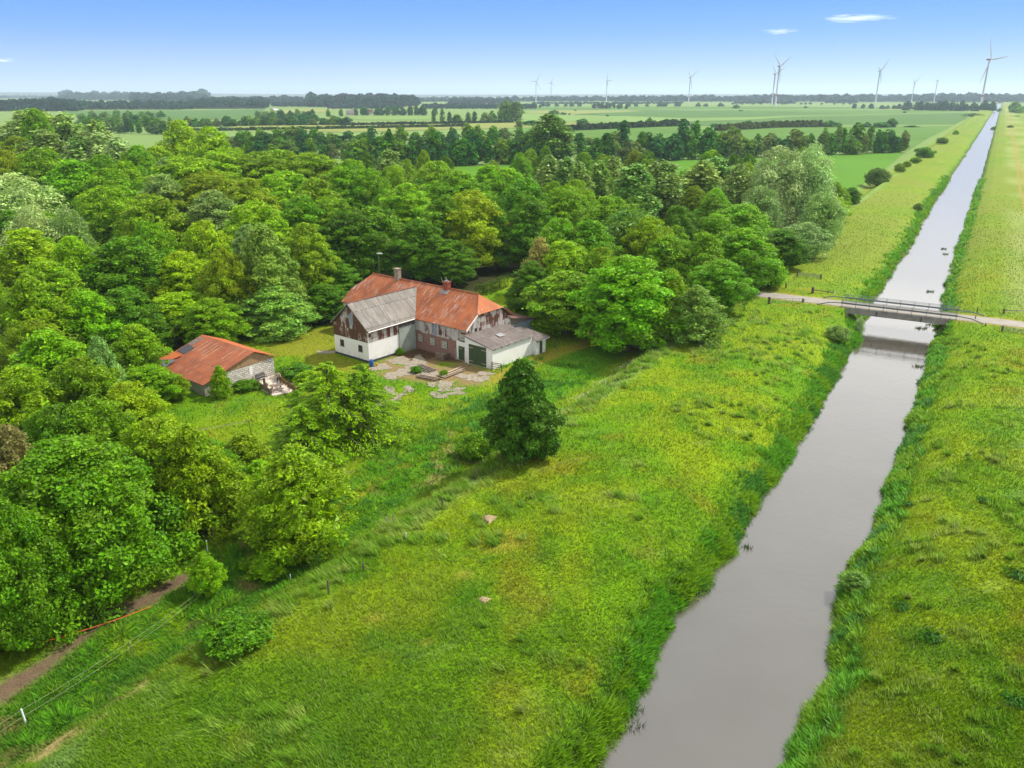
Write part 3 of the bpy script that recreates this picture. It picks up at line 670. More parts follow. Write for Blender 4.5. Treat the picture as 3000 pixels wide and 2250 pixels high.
# --- the wood, far edge on the left
PG_ = 'wind-blown silvery poplars at the far left end of the wood'
T(45, 322, 115, 29, 'poplar', 'PP', 'silvery wind-blown poplar highest at the left edge of the photo', group=PG_)
T(130, 324, 105, 28.5, 'poplar', 'PP', 'silvery poplar second from the left edge in the wind-blown group', group=PG_)
T(195, 330, 95, 28, 'poplar', 'PP', 'silvery poplar third from the left edge in the wind-blown group', group=PG_)
T(258, 350, 95, 27, 'poplar', 'PP', 'pale poplar with bright tips at the right end of the wind-blown group', group=PG_)
T(305, 388, 110, 24, 'poplar', 'SV', 'whitish poplar leaning below the right end of the wind-blown group', group=PG_)
T(215, 400, 105, 23, 'poplar', 'GS', 'grey green poplar in front of the wind-blown group', group=PG_)
T(110, 380, 110, 24, 'poplar', 'GS', 'grey poplar below the second of the wind-blown group', group=PG_)
T(355, 402, 90, 23, 'poplar', 'SV', 'white-tipped poplar beside the yellow green twin crown', group=PG_)
T(100, 318, 80, 30, 'broad', 'MG', 'dark green round tree rising behind the silvery poplars')
T(522, 352, 165, 26, 'fine', 'YG', 'tall left half of the yellow green twin crown above the wood')
T(612, 372, 170, 25, 'fine', 'YG', 'lower right half of the yellow green twin crown above the wood')
T(460, 428, 115, 20, 'broad', 'LG', 'pale green rounded tree left under the yellow green twin crown')
T(400, 425, 100, 21, 'broad', 'MG', 'mid green tree between whitish poplars and yellow green twin crown')
T(478, 462, 90, 19, 'broad', 'GS', 'grey green small rounded tree under the yellow green twin crown')
T(50, 398, 135, 22, 'oak', 'OL', 'olive tree under the silvery poplars at the left edge')
T(110, 432, 150, 21, 'oak', 'OL', 'olive brown spreading tree below the grey poplar on the left')
T(15, 440, 100, 20, 'oak', 'OY', 'yellowish olive tree cut by the left edge under the poplars')
T(290, 452, 120, 20, 'broad', 'MG', 'low mid green tree in front of the whitish poplar')
T(360, 472, 100, 19, 'broad', 'OL', 'small olive tree left of the grey green rounded tree')
T(210, 468, 185, 19, 'broad', 'BR', 'bright green broad tree below the olive ones on the left')
T(320, 492, 165, 18.5, 'oak', 'BR', 'deep bright green lobed tree right of the broad bright one')
T(298, 545, 175, 17, 'oak', 'BR', 'bright green tree over the left silver willow')
# willows on the left edge
T(25, 508, 190, 18, 'willow', 'SV', 'big silver willow cut by the left edge of the photo')
T(80, 605, 125, 15, 'willow', 'SV', 'silver willow low in front of the big one at the left edge')
T(186, 600, 95, 15, 'willow', 'GS', 'small silvery willow standing right of the two at the left edge')
# beeches across the middle
BG_ = 'wind-swept beeches in the middle of the wood'
T(570, 458, 195, 20, 'beech', 'LG', 'leaf-bright beech top directly below the yellow green twin crown', group=BG_)
T(652, 442, 185, 20.5, 'beech', 'LG', 'beech crown below the right half of the yellow green twin', group=BG_)
T(732, 446, 175, 20, 'beech', 'OL', 'olive beech third along the far beech row', group=BG_)
T(820, 437, 180, 20, 'beech', 'OL', 'olive beech fourth along the far beech row', group=BG_)
T(905, 444, 170, 19.5, 'beech', 'OL', 'olive beech last of the far row beside the vivid green tree', group=BG_)
T(470, 512, 160, 18.5, 'beech', 'GS', 'greyish beech at the left end of the second beech row', group=BG_)
T(582, 502, 180, 19, 'beech', 'OL', 'brownish olive beech in the second beech row', group=BG_)
T(712, 522, 185, 18.5, 'beech', 'OL', 'golden olive beech in the middle of the second row', group=BG_)
T(820, 502, 175, 18.5, 'beech', 'LG', 'fresh green beech in the second row above the barn', group=BG_)
T(930, 520, 170, 18, 'beech', 'OL', 'olive beech right end of the second row over the barn roof', group=BG_)
T(455, 566, 170, 17.5, 'beech', 'OL', 'olive beech under the greyish one on the left', group=BG_)
T(602, 560, 180, 17.5, 'beech', 'GS', 'grey olive beech with bare twigs in the wood middle', group=BG_)
T(728, 592, 170, 17, 'beech', 'LG', 'light feathery beech above the silvery drooping hornbeam', group=BG_)
T(868, 575, 165, 17, 'beech', 'MG', 'dark olive beech behind the silvery drooping hornbeam', group=BG_)
T(962, 575, 140, 16.5, 'beech', 'MG', 'dark beech over the left end of the barn roof', group=BG_)
T(890, 650, 140, 15, 'beech', 'OL', 'golden green beech just right of the silvery drooping hornbeam')
T(430, 645, 135, 15.5, 'oak', 'BR', 'bright round tree above the blue green sycamore')
T(592, 645, 140, 15, 'oak', 'YG', 'yellow tinged slender maple in the middle of the wood')
T(650, 730, 120, 12.8, 'oak', 'OY', 'golden yellow young oak beside the drooping hornbeam')
T(795, 655, 185, 15, 'hornbeam', 'SP', 'silvery green drooping hornbeam beside the shaded lawn', yb=960)
T(812, 835, 190, 9, 'hornbeam', 'SP', 'low spreading silvery hornbeam skirt over the lawn edge', yb=985)
T(710, 660, 120, 14.5, 'beech', 'GS', 'grey green tree between golden oak and drooping hornbeam')
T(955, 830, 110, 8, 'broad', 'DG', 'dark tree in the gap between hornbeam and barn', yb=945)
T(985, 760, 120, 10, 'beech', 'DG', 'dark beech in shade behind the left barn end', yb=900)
# left middle
T(62, 672, 195, 14.5, 'broad', 'YG', 'bright yellow green maple below the silver willows')
T(200, 692, 130, 14.5, 'broad', 'LG', 'fresh green tree right of the yellow green maple')
T(360, 694, 190, 14, 'broad', 'BG', 'blue green sycamore with dense crown in the wood')
T(530, 735, 165, 11.7, 'oak', 'YG', 'yellow green oak right of the blue green sycamore')
T(132, 765, 180, 13.5, 'broad', 'BR', 'bright green maple under the fresh green tree on the left')
T(350, 845, 150, 9.5, 'broad', 'VD', 'dark rowan with pale flower heads behind the block shed')
T(520, 855, 165, 7.2, 'oak', 'YG', 'sunlit yellow green tree behind the block shed roof')
T(615, 872, 145, 7.4, 'oak', 'BR', 'bright green tree right behind the block shed')
T(75, 805, 215, 13, 'fine', 'OL', 'olive birch with white limbs near the left edge', variant=1)
T(250, 855, 150, 10, 'broad', 'BR', 'small bright green tree beside the olive birch')
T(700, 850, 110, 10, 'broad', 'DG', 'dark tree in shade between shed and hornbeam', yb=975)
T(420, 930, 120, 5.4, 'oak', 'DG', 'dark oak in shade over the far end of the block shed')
# left, nearer
T(132, 968, 225, 11.5, 'broad', 'BR', 'bright green broad tree below the olive birch')
T(40, 1075, 200, 11, 'broad', 'LG', 'yellowish green tree at the left edge above the copper beech')
T(282, 985, 130, 11, 'fine', 'GS', 'greyish tree with dead twigs left of the block shed')
T(222, 1045, 195, 10.5, 'oak', 'MG', 'dull green spreading tree below the greyish twiggy one')
T(425, 1070, 120, 5.0, 'oak', 'BR', 'bright green thorn tree at the left end of the block shed')
T(370, 1118, 180, 9, 'oak', 'YG', 'yellow green bushy tree in front of the block shed')
T(508, 1095, 62, 3.4, 'oak', 'LG', 'small light green tree against the left wall of the shed')
T(150, 1185, 205, 10, 'oak', 'DG', 'deep green tree behind the big round tree')
T(262, 1172, 215, 10, 'oak', 'MG', 'mid green tree right behind the big round tree')
T(440, 1225, 225, 9.5, 'oak', 'OL', 'olive tree right of the big round tree')
T(548, 1245, 215, 9.5, 'fine', 'OL', 'olive tree between the big round tree and the birch')
T(640, 1335, 190, 8, 'fine', 'OL', 'olive hawthorn with low shaded skirt near the dike foot', yb=1545)
T(705, 1268, 165, 5, 'fine', 'OL', 'olive hawthorn on the garden edge between larch and big round tree')
T(600, 1288, 150, 6.5, 'oak', 'MG', 'mid green thorn behind the olive hawthorn with low skirt')
T(755, 1345, 120, 4, 'fine', 'LG', 'small light green tree tucked behind the feathery birch')
T(12, 1245, 175, 12, 'broad', 'BZ', 'bronze leaved copper beech at the left edge')
T(262, 1278, 470, 11.5, 'near', (68, 116, 18), 'big round bright green tree nearest the camera on the left', name='broadleaf_tree', yb=1735)
T(50, 1440, 320, 10, 'near', (70, 118, 18), 'bright green tree at the left edge beside the big round one', name='broadleaf_tree', yb=1900)
T(890, 1306, 270, 8, 'fine', 'LG', 'light feathery birch standing at the dike foot', yb=1640, variant=0)
T(975, 1056, 270, 9, 'spruce', (126, 160, 56), 'tall light green larch with drooping boughs in the garden', yb=1310)
T(1072, 1062, 220, 8, 'spruce', (118, 154, 54), 'right larch of the garden pair beside the sandy patches', yb=1290)
T(900, 1180, 210, 6, 'spruce', 'LG', 'low larch sapling in front of the garden pair', yb=1345)
T(652, 1068, 58, 4, 'fine', 'LG', 'slender light green sapling against the shed gable', yb=1168)
T(1530, 1056, 172, 10.7, 'maple', (58, 104, 42), 'lone dark green maple at the foot of the dike', yb=1352)
T(1400, 1268, 90, 3, 'shrub', 'MG', 'dark low shrub beside the lone maple', yb=1345, cat='shrub')
# behind the barn
T(1105, 605, 170, 15, 'broad', 'BG', 'blue green maple right behind the barn ridge', yb=830)
T(1020, 610, 150, 15, 'beech', 'DG', 'dark beech behind the left end of the barn', yb=845)
T(1180, 535, 160, 16, 'beech', 'LG', 'feathery green beech behind the barn chimney')
T(1235, 640, 120, 14, 'broad', 'BG', 'dark sycamore behind the grey chimney', yb=830)
T(1030, 466, 140, 19, 'oak', 'BR', 'vivid green oak at the right end of the beech row')
T(1088, 492, 90, 17, 'oak', 'BR', 'smaller vivid green oak beside the weeping willow')
T(1160, 482, 75, 16, 'weeping', 'LG', 'weeping willow with hanging light green strands')
T(1275, 472, 130, 17.5, 'broad', 'LG', 'light green rounded tree right of the weeping willow')
T(1335, 500, 190, 17.5, 'oak', 'BR', 'large bright green oak above the barn roof')
T(1375, 560, 190, 16.5, 'oak', 'YG', 'yellow green spreading oak behind the red chimney')
T(1290, 570, 130, 16, 'beech', 'MG', 'mid green beech left of the spreading yellow green oak')
T(1430, 482, 120, 17, 'broad', 'LG', 'pale green lime beyond the large bright oak')
T(1492, 492, 115, 16.5, 'broad', 'LG', 'fresh lime tree with layered crown right of the bright oak')
T(1535, 522, 135, 16.5, 'broad', 'MG', 'mid green lime left of the silvery poplar row')
T(1455, 610, 120, 15, 'broad', 'BG', 'blue green tree over the clipped hedge', yb=795)
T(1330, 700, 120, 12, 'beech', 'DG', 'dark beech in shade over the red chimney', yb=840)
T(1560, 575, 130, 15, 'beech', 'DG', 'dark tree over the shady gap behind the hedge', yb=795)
T(1640, 545, 125, 16, 'beech', 'LG', 'yellowish beech below the poplar row')
T(1690, 525, 115, 16.5, 'oak', 'LG', 'bright olive oak under the poplar row')
T(1790, 575, 165, 15, 'broad', 'MG', 'rounded mid green tree below the brownish poplars')
T(1735, 645, 150, 14, 'broad', 'BG', 'cool green willow-leaved tree in the middle of the right wood')
T(1855, 625, 155, 14, 'willow', 'BG', 'grey green sallow below the brownish poplars', name='willow_tree')
T(1640, 640, 130, 14, 'broad', 'MG', 'mid green tree behind the brown twiggy one')
T(1582, 695, 115, 12.5, 'fine', (150, 138, 92), 'half dead brown twiggy tree behind the garden lawn')
T(1545, 765, 120, 11, 'beech', 'DG', 'dark drooping beech at the garden lawn edge', yb=945)
T(1655, 705, 150, 12.5, 'broad', 'LG', 'light green tree right of the brown twiggy one')
T(1765, 722, 130, 12, 'oak', 'LG', 'olive light tree behind the two big bright maples')
T(1655, 795, 190, 10.5, 'broad', 'BR', 'bright green maple beside the garage', yb=990)
T(1838, 748, 265, 11.5, 'oak', (104, 158, 12), 'big bright green maple at the end of the farm track', yb=1045)
T(1905, 655, 125, 13, 'oak', 'YG', 'yellow green tree behind the big bright maple')
T(1960, 690, 130, 12, 'broad', 'MG', 'mid green tree right of the yellow green one')
T(1990, 602, 115, 14.5, 'broad', 'DG', 'dark tree left of the silver willow group')
T(1955, 790, 130, 9, 'fine', 'LG', 'pale thin tree right of the big bright maple', yb=1000)
T(2030, 835, 165, 7, 'fine', (112, 148, 78), 'grey green sallow bush above the dike foot', name='willow_tree', yb=1005)
# brownish poplars
PB = 'silvery brown poplars between wood and field'
for k, (px, yt, w, lab) in enumerate([(1145, 438, 70, 'thin pale poplar top standing left of the lone tall poplar'), (1600, 455, 70, 'left end poplar of the silvery brown row'), (1652, 458, 65, 'second poplar from left in the silvery brown row'),
        (1706, 474, 65, 'third poplar from left in the silvery brown row'), (1748, 468, 60, 'slim fourth poplar of the silvery brown row'), (1792, 455, 65, 'taller fifth poplar of the silvery brown row'), (1850, 478, 110, 'wide sixth poplar of the silvery brown row'),
        (1915, 470, 95, 'seventh poplar of the silvery brown row'), (1965, 472, 90, 'eighth poplar of the silvery brown row'), (2045, 470, 100, 'dense poplar left of the silver willow group'), (2112, 459, 105, 'tallest poplar beside the silver willow group'), (2165, 482, 80, 'last poplar right against the silver willow')]):
    T(px, yt, w, 18.5 if px < 2000 else 17.5, 'poplar', (128, 154, 88) if k % 2 else (112, 142, 76), lab, group=PB)
# right end of the wood
WG = 'tall silver willows by the dike'
T(2262, 428, 130, 17, 'willow', 'SV', 'tall silver willow left of the pair by the dike', group=WG, yb=690)
T(2350, 420, 118, 17, 'willow', 'SV', 'tall silver willow right of the pair by the dike', group=WG, yb=690)
T(2215, 545, 100, 14, 'willow', 'GS', 'lower silver willow on the left flank of the pair', group=WG, yb=715)
T(2395, 560, 95, 14, 'willow', 'GS', 'lower silver willow on the dike side of the pair', group=WG, yb=725)
T(2350, 650, 110, 10, 'willow', 'GS', 'grey willow scrub at the feet of the pair', group=WG, yb=760)
T(2098, 625, 120, 13, 'broad', 'BR', 'bright tree left of the rounded green one by the road')
T(2180, 598, 165, 13, 'broad', 'MG', 'rounded mid green tree below the silver willows')
T(2050, 680, 130, 11.5, 'broad', 'BR', 'bright tree over the sallow bush near the road', yb=900)
T(2170, 668, 150, 11.5, 'broad', 'MG', 'mid green tree behind the round tree at the road', yb=860)
T(2285, 672, 125, 10, 'broad', 'DG', 'dark green tree under the silver willows by the dike', yb=790)
T(2100, 760, 155, 8.5, 'oak', (96, 150, 14), 'round bright green tree beside the road', yb=925)
T(2255, 765, 75, 5, 'shrub', 'BR', 'bright green shrub at the road behind the round tree', yb=845, cat='shrub')
T(2438, 532, 70, 7, 'fine', 'OL', 'olive scrub tree right of the silver willows', yb=630)
T(2465, 548, 60, 6, 'fine', 'LG', 'pale scrub tree behind the yellowish shrub', yb=610)
T(2440, 575, 75, 5, 'oak', 'YG', 'yellowish shrub by the dike below the willows', yb=650, name='shrub', cat='shrub')
T(2490, 548, 42, 6, 'broad', 'DG', 'dark narrow bush at the corner of the bright field', yb=605, name='shrub', cat='shrub')
DB = 'bushes along the dike foot by the canal'
for px, yt, w, yb, col, lab in [(2567, 488, 66, 546, (70, 96, 56), 'round dark bush alone on the dike slope'), (2635, 476, 30, 505, 'OL', 'small olive bush on the dike, first beyond the round dark one'), (2656, 470, 22, 490, 'MG', 'tiny bush on the dike, second beyond the round dark one'), (2682, 458, 30, 478, 'MG', 'small bush third beyond the round dark one'),
        (2706, 428, 52, 462, 'DG', 'wide dark bush by the dike near the hedgerow end'), (2760, 400, 32, 422, 'DG', 'dark bush on the dike edge beyond the hedgerow end'), (2800, 379, 18, 394, 'MG', 'tiny bush far along the dike'), (2852, 329, 56, 341, 'DG', 'wide thicket far along the dike'), (2690, 592, 28, 617, 'GS', 'grey bush on the dike slope near the water'),
        (2912, 368, 18, 380, 'DG', 'dark bush standing at the water on the far right bank'), (2928, 314, 16, 327, 'DG', 'bush at the far end of the canal'), (2972, 294, 40, 330, 'DG', 'tall dark tree at the far end of the right dike'), (2985, 310, 22, 332, 'MG', 'small tree beside the tall dark one at the dike end'), (2960, 364, 18, 374, 'DG', 'lone bush beside the far right field'), (2980, 336, 14, 341, 'DG', 'low bush at the edge of the far right field')]:
    T(px, yt + 2, w * .8, 4, 'shrub' if yb > 420 else 'far_bush', tuple(int(q * .5 + t * .5) for q, t in zip(COL.get(col, col) if isinstance(col, str) else col, (112, 136, 70))), lab, yb=yb, cat='shrub', name='bush', group=DB)
# garden shrubs and small plants
T(870, 1066, 82, 2, 'shrub', 'VD', 'dark round bush on the lawn between shed and barn', yb=1112, cat='shrub')
T(720, 1113, 62, 2, 'shrub', 'DG', 'dark bush at the corner of the patio', yb=1145, cat='shrub')
T(1220, 1072, 26, 1, 'shrub', 'DG', 'small dark weed bush beside the timber stacks', yb=1093, cat='shrub')
T(1300, 1083, 20, 1, 'shrub', 'MG', 'small weed clump beside the pale boards', yb=1102, cat='shrub')
T(1172, 1018, 20, 1.5, 'shrub', 'BG', 'weed growing at the foot of the sliding door', yb=1040, cat='shrub')
T(612, 1612, 85, 3, 'fine', 'BR', 'young bright green sapling at the wire fence', yb=1750)
T(700, 1812, 150, 3, 'shrub', (66, 106, 34), 'flowering elder shrub beside the wire fence', yb=1905, cat='shrub')
T(790, 1620, 110, 2.2, 'shrub', 'MG', 'green low shrub below the feathery birch', yb=1690, cat='shrub')
T(872, 1140, 40, 2, 'fine', 'LG', 'light shrub in front of the patio corner in the garden', yb=1188, name='shrub', cat='shrub')
T(905, 1085, 70, 2, 'fine', 'LG', 'light green shrub right of the dark round bush', yb=1135, name='shrub', cat='shrub')
T(2500, 1672, 90, 2.5, 'fine', (96, 124, 70), 'pale sallow bush overhanging the water on the right bank', yb=1745, name='shrub', cat='shrub')
T(2515, 925, 22, 1.5, 'willow', 'SV', 'small silver bush at the water beside the bridge', yb=985, name='shrub', cat='shrub')
T(2450, 952, 52, 1.2, 'shrub', 'GS', 'grey green thicket on the bank before the bridge', yb=1000, cat='shrub')
print('trees', len(ALLT))
# filler trees below the canopy of the wood
keep = [(x, y, r) for x, y, r, h in ALLT]
HOLD = P2([(560, 1250), (560, 960), (980, 935), (1000, 870), (1100, 790), (1380, 790), (1560, 775), (1680, 860), (1660, 1100), (1400, 1400), (700, 1500), (600, 1640)])
cnt = 0
xs = rng.uniform(-190, 130, 3000); ys = rng.uniform(60, 330, 3000)
okm = inside(xs, ys, FOREST) & ~inside(xs, ys, HOLD)
for x, y in zip(xs[okm], ys[okm]):
    u, v = toUV(x, y)
    if v > -48 or cnt >= 110 or abs(x) > .66 * y + 12: continue
    if min((math.hypot(x - a, y - b) - .62 * r) for a, b, r in keep) < 1.6: continue
    d = math.hypot(x, y); H = np.interp(y, [60, 90, 120, 180, 330], [6.0, 8.0, 10.5, 13, 15]) * rng.uniform(.85, 1.08)
    put_tree(x, y, ['broad', 'oak', 'beech'][cnt % 3], H, rng.uniform(3.2, 4.6), COL[['MG', 'OL', 'DG', 'LG', 'BR'][int(rng.integers(5))]], 'understorey_tree', 'tree', 'lower broadleaf tree filling the wood between the taller crowns', 'lower trees filling the wood')
    keep.append((x, y, 3.6)); cnt += 1
print('fill', cnt)
# --- hedgerow trees across the fields
def row(pts, n, hpx, kinds, cols, label, group, jx=4, name='hedgerow_tree', wk=1.0, cat='tree', skip=()):
    pts = np.array(pts, float); s = np.linspace(0, 1, n); seg = np.linspace(0, 1, len(pts))
    for i, t in enumerate(s):
        px = np.interp(t, seg, pts[:, 0]) + rng.normal() * jx; py = np.interp(t, seg, pts[:, 1])
        if any(a < px < b for a, b in skip): continue
        p = at(px, py); dep = depth_of(p); H = hpx * rng.uniform(.75, 1.2) / F * dep; kd = kinds[int(rng.integers(len(kinds)))]
        wpx = (hpx * .8 if 'tall' not in kd else hpx * .42) * rng.uniform(.85, 1.2) * wk
        if 'tall' in kd: H *= 1.25
        put_tree(p[0] + rng.normal() * .5, p[1] + rng.normal() * 1.5, kd, H, wpx / 2 / F * dep, COL[cols[int(rng.integers(len(cols)))]] if isinstance(cols[0], str) else cols[int(rng.integers(len(cols)))], name, cat, label, group)
CD = [(66, 108, 44), (76, 118, 42), (92, 126, 50), (100, 124, 66), (58, 98, 52)]
row([(1040, 494), (1560, 478)], 22, 80, ['far_round', 'far_round', 'far_round', 'far_tall'], CD, 'hedgerow tree in the nearer row left of the tall lone poplar', 'trees of the nearer hedgerow, left part', wk=1.15)
row([(1752, 476), (2140, 464)], 17, 80, ['far_round', 'far_round', 'far_tall'], CD, 'hedgerow tree in the nearer row right of the gap', 'trees of the nearer hedgerow, right part', wk=1.15)
row([(2150, 462), (2400, 455)], 11, 64, ['far_round', 'far_round', 'far_tall'], CD, 'hedgerow tree behind the silver willows', 'trees of the hedgerow behind the willows', wk=1.15)
row([(2410, 455), (2640, 446)], 13, 58, ['far_round', 'far_round', 'far_tall'], CD, 'hedgerow tree at the canal end of the nearer row', 'trees of the nearer hedgerow, canal end', wk=1.15)
row([(670, 442), (1000, 436), (1560, 422)], 30, 54, ['far_round'], CD, 'hedgerow tree in the second row behind the beeches', 'trees of the second hedgerow', wk=1.1)
row([(700, 470), (1040, 462)], 12, 50, ['far_round'], CD, 'tree in the belt between beeches and second hedgerow', 'trees between beeches and second hedgerow', wk=1.1)
T(1612, 332, 92, 27, 'poplar', (88, 116, 52), 'lone tall poplar rising from the hedgerow', yb=478)
T(1645, 345, 70, 25, 'poplar', (88, 116, 52), 'lower shoulder poplar beside the lone tall one', yb=476)
T(1697, 388, 32, 12, 'far_tall', CD[0], 'small pointed tree right of the lone tall poplar', yb=460, name='hedgerow_tree')
T(1725, 402, 26, 10, 'far_round', CD[3], 'greyish small tree on the field in the hedgerow gap', yb=425, name='hedgerow_tree')
T(1740, 406, 24, 9, 'far_round', CD[4], 'bluish small tree on the field in the hedgerow gap', yb=426, name='hedgerow_tree')
T(2505, 358, 40, 14, 'far_tall', CD[1], 'tall tree standing above the canal end of the hedgerow', yb=440, name='hedgerow_tree')
# third line across
row([(560, 372), (800, 368), (1010, 366)], 26, 26, ['far_round', 'far_bush'], CD, 'dark hedgerow tree beyond the yellow green twin crown', 'trees of the third hedgerow', jx=6, wk=1.5)
row([(780, 350), (930, 356)], 7, 26, ['far_round'], CD, 'rounded tree on the far left pasture', 'trees on the far left pasture', jx=6, wk=1.5)
row([(1270, 362), (1520, 358)], 11, 28, ['far_round', 'far_bush', 'far_tall'], CD, 'tree in the far hedgerow left of the lone poplar', 'trees of the far hedgerow', wk=1.5)
row([(250, 366), (470, 372)], 12, 32, ['far_round', 'far_round', 'far_tall'], CD, 'dark tree beyond the whitish poplars', 'dark trees beyond the poplars', wk=1.4)
row([(230, 386), (500, 394)], 14, 36, ['far_round', 'far_round', 'far_tall'], CD, 'mid green tree in the belt behind the whitish poplars', 'trees of the belt behind the whitish poplars', wk=1.3)
row([(270, 342), (480, 344)], 7, 18, ['far_bush', 'far_round'], CD, 'low dark tree on the far side of the poplars', 'low dark trees on the far pasture', wk=1.7)
for px, yt, w, yb, lab in [(1483, 293, 40, 356, 'tall airy tree left in the far pair'), (1512, 297, 40, 358, 'tall airy tree right in the far pair'), (1520, 350, 20, 378, 'airy poplar below the far pair')]:
    T(px, yt, w, 10, 'far_tall', CD[3], lab, yb=yb, name='hedgerow_tree')
for px, yt, w, yb, lab in [(1560, 352, 55, 368, 'dark copse left of the lone poplar top'), (1706, 347, 28, 364, 'dark bush behind the lone poplar'), (1902, 344, 22, 368, 'single round tree on the far clipped hedge'), (2190, 353, 30, 370, 'dark round bush at the end of the clipped far hedge'), (2345, 355, 24, 373, 'round bush on the long far field'), (2430, 352, 45, 372, 'bush cluster on the long far field'),
        (2610, 346, 30, 373, 'tree over the bush cluster near the canal field'), (2580, 358, 40, 374, 'low cluster left of the tree on the canal field'), (2540, 357, 22, 373, 'round bush left of the low cluster on the field'), (2670, 367, 32, 373, 'flat low bush at the field edge by the dike'), (1780, 336, 8, 341, 'tiny lone bush on the blue green field'), (2157, 305, 16, 318, 'round dark tree alone on the far plain'),
        (2650, 325, 9, 331, 'tiny bush on the field before the long thicket'), (2170, 322, 10, 326, 'tiny flat bush on the far plain'), (2360, 310, 9, 317, 'small round bush right of the turbine pair'), (1623, 322, 26, 336, 'dark bush cluster above the lone poplar'), (1650, 329, 14, 336, 'small bush right of the cluster above the lone poplar'), (1668, 331, 6, 336, 'tiny bush on the yellow field'), (1685, 321, 6, 325, 'tiny round bush on the far yellow field')]:
    T(px, yt, w, 4, 'far_bush', CD[0], lab, yb=yb, name='field_bush', cat='bush')
row([(2015, 374), (2300, 372)], 11, 13, ['far_bush', 'far_round'], CD, 'small bush along the far field boundary', 'bushes along the far field boundary', jx=8, name='field_bush', cat='bush', wk=1.3)
row([(1560, 312), (2100, 312)], 24, 10, ['far_bush'], [(60, 92, 66)], 'bush dotted on the far plain before the turbines', 'bushes on the far plain', jx=14, name='field_bush', cat='bush', wk=1.8)
row([(2100, 306), (2500, 306)], 16, 6, ['far_bush'], [(60, 92, 66)], 'tiny bush dotted near the turbine feet', 'tiny bushes near the turbine feet', jx=10, name='field_bush', cat='bush', wk=1.8)
row([(2510, 318), (2660, 320)], 8, 13, ['far_bush', 'far_round'], [(52, 86, 56)], 'dark tree at the left end of the long far thicket', 'dark trees left of the long thicket', name='far_tree', wk=1.4)
row([(2665, 323), (2910, 326)], 17, 25, ['far_round', 'far_bush'], [(48, 84, 50), (56, 90, 54)], 'dark tree of the long thicket before the turbines', 'trees of the long far thicket', name='far_tree', wk=1.2)
row([(1740, 318), (1835, 319)], 9, 14, ['far_round', 'far_tall'], [(50, 84, 56)], 'dark conifer beside the far red roofed farm', 'conifers beside the far red roofed farm', jx=2, name='far_tree', wk=1.2)
row([(1040, 338), (1270, 338)], 13, 26, ['far_round'], [(56, 94, 56), (70, 108, 62)], 'tree of the copse round the far grey farmhouse', 'trees round the far grey farmhouse', jx=6, name='far_tree')
row([(760, 346), (1000, 341)], 9, 20, ['far_round', 'far_bush'], CD, 'tree on the pasture before the far grey farmhouse', 'trees before the far grey farmhouse', jx=10, name='far_tree')
row([(1240, 314), (1580, 316)], 20, 9, ['far_bush'], [(52, 86, 62)], 'bush in the dotted line beyond the plain', 'bushes in the dotted far line', jx=2, name='field_bush', cat='bush')
print('things', len(ALLT))
# far woods: masses of trees nobody could count
def wood(name, polys, seed, hpx, col, step=1.0):
    """crowns scattered between two pixel lines on the plain, one object"""
    V, Fc, Va, Hu = [], [], [], []; off = 0
    for (x0, x1, yb0, yb1, h) in polys:
        n = int((x1 - x0) * step * max(1, (yb1 - yb0) / 5))
        px = rng.uniform(x0, x1, n); py = yb0 + (yb1 - yb0) * rng.random(n) * (1 + .0 * px)
        for a, b_ in zip(px, py):
            p = at(a, b_); dep = depth_of(p); hh = h * rng.choice([.55, .75, .9, 1.0, 1.25], p=[.25, .25, .25, .17, .08]) * rng.uniform(.85, 1.15) / F * dep; r = hh * rng.uniform(.32, .6)
            m_ = 26; d = rand_unit(m_); d[:, 2] = np.abs(d[:, 2]) * 1.0 - .25
            c = np.stack([p[0] + d[:, 0] * r, p[1] + d[:, 1] * r, hh * .52 + d[:, 2] * hh * .48], 1)
            v, f = leaf_quads(c, nrmz(d + .4 * rng.normal(size=(m_, 3))), np.full(m_, r * 1.25), .9)
            V.append(v); Fc.append(f + off); off += len(v); Va.append(np.repeat(np.clip(rng.normal(size=m_) * .12 + rng.random(), 0, 1), 4)); Hu.append(np.full(m_ * 4, rng.random()))
    o = link(name, npmesh(name, np.concatenate(V), np.concatenate(Fc), ['leaf_far'], attrs={'v': np.concatenate(Va), 'h': np.concatenate(Hu)}))
    o.color = (*(lin(col) * .42), 1); tag(o, kind='stuff'); return o
wood('far_wood', [(-300, 240, 318, 326, 22), (240, 560, 316, 322, 16), (180, 420, 288, 296, 16), (390, 560, 296, 304, 18), (520, 600, 292, 300, 20), (560, 780, 310, 319, 18), (600, 790, 300, 306, 14)], 3, 18, (54, 100, 70), 1.4)
wood('far_wood', [(800, 885, 298, 304, 14), (900, 1220, 304, 314, 22), (1200, 1360, 296, 300, 8), (1240, 1570, 311, 320, 8), (1320, 1500, 300, 306, 12), (960, 1180, 312, 320, 8), (800, 960, 308, 314, 10)], 4, 18, (50, 94, 72), 1.4)
wood('ridge_wood', [(1480, 1800, 295.5, 298.5, 11), (1800, 2200, 296, 299.5, 13), (2200, 2700, 296, 300, 15), (2700, 3300, 297, 301, 17), (1250, 1500, 293, 296, 8), (500, 1250, 289, 292, 5), (-200, 520, 286, 290, 6)], 5, 18, (50, 100, 80), 1.6)
wood('far_wood', [(2420, 2510, 301, 304, 9), (2150, 2330, 302, 305, 6), (1560, 2000, 303, 306, 5)], 6, 10, (58, 92, 68), 1.0)
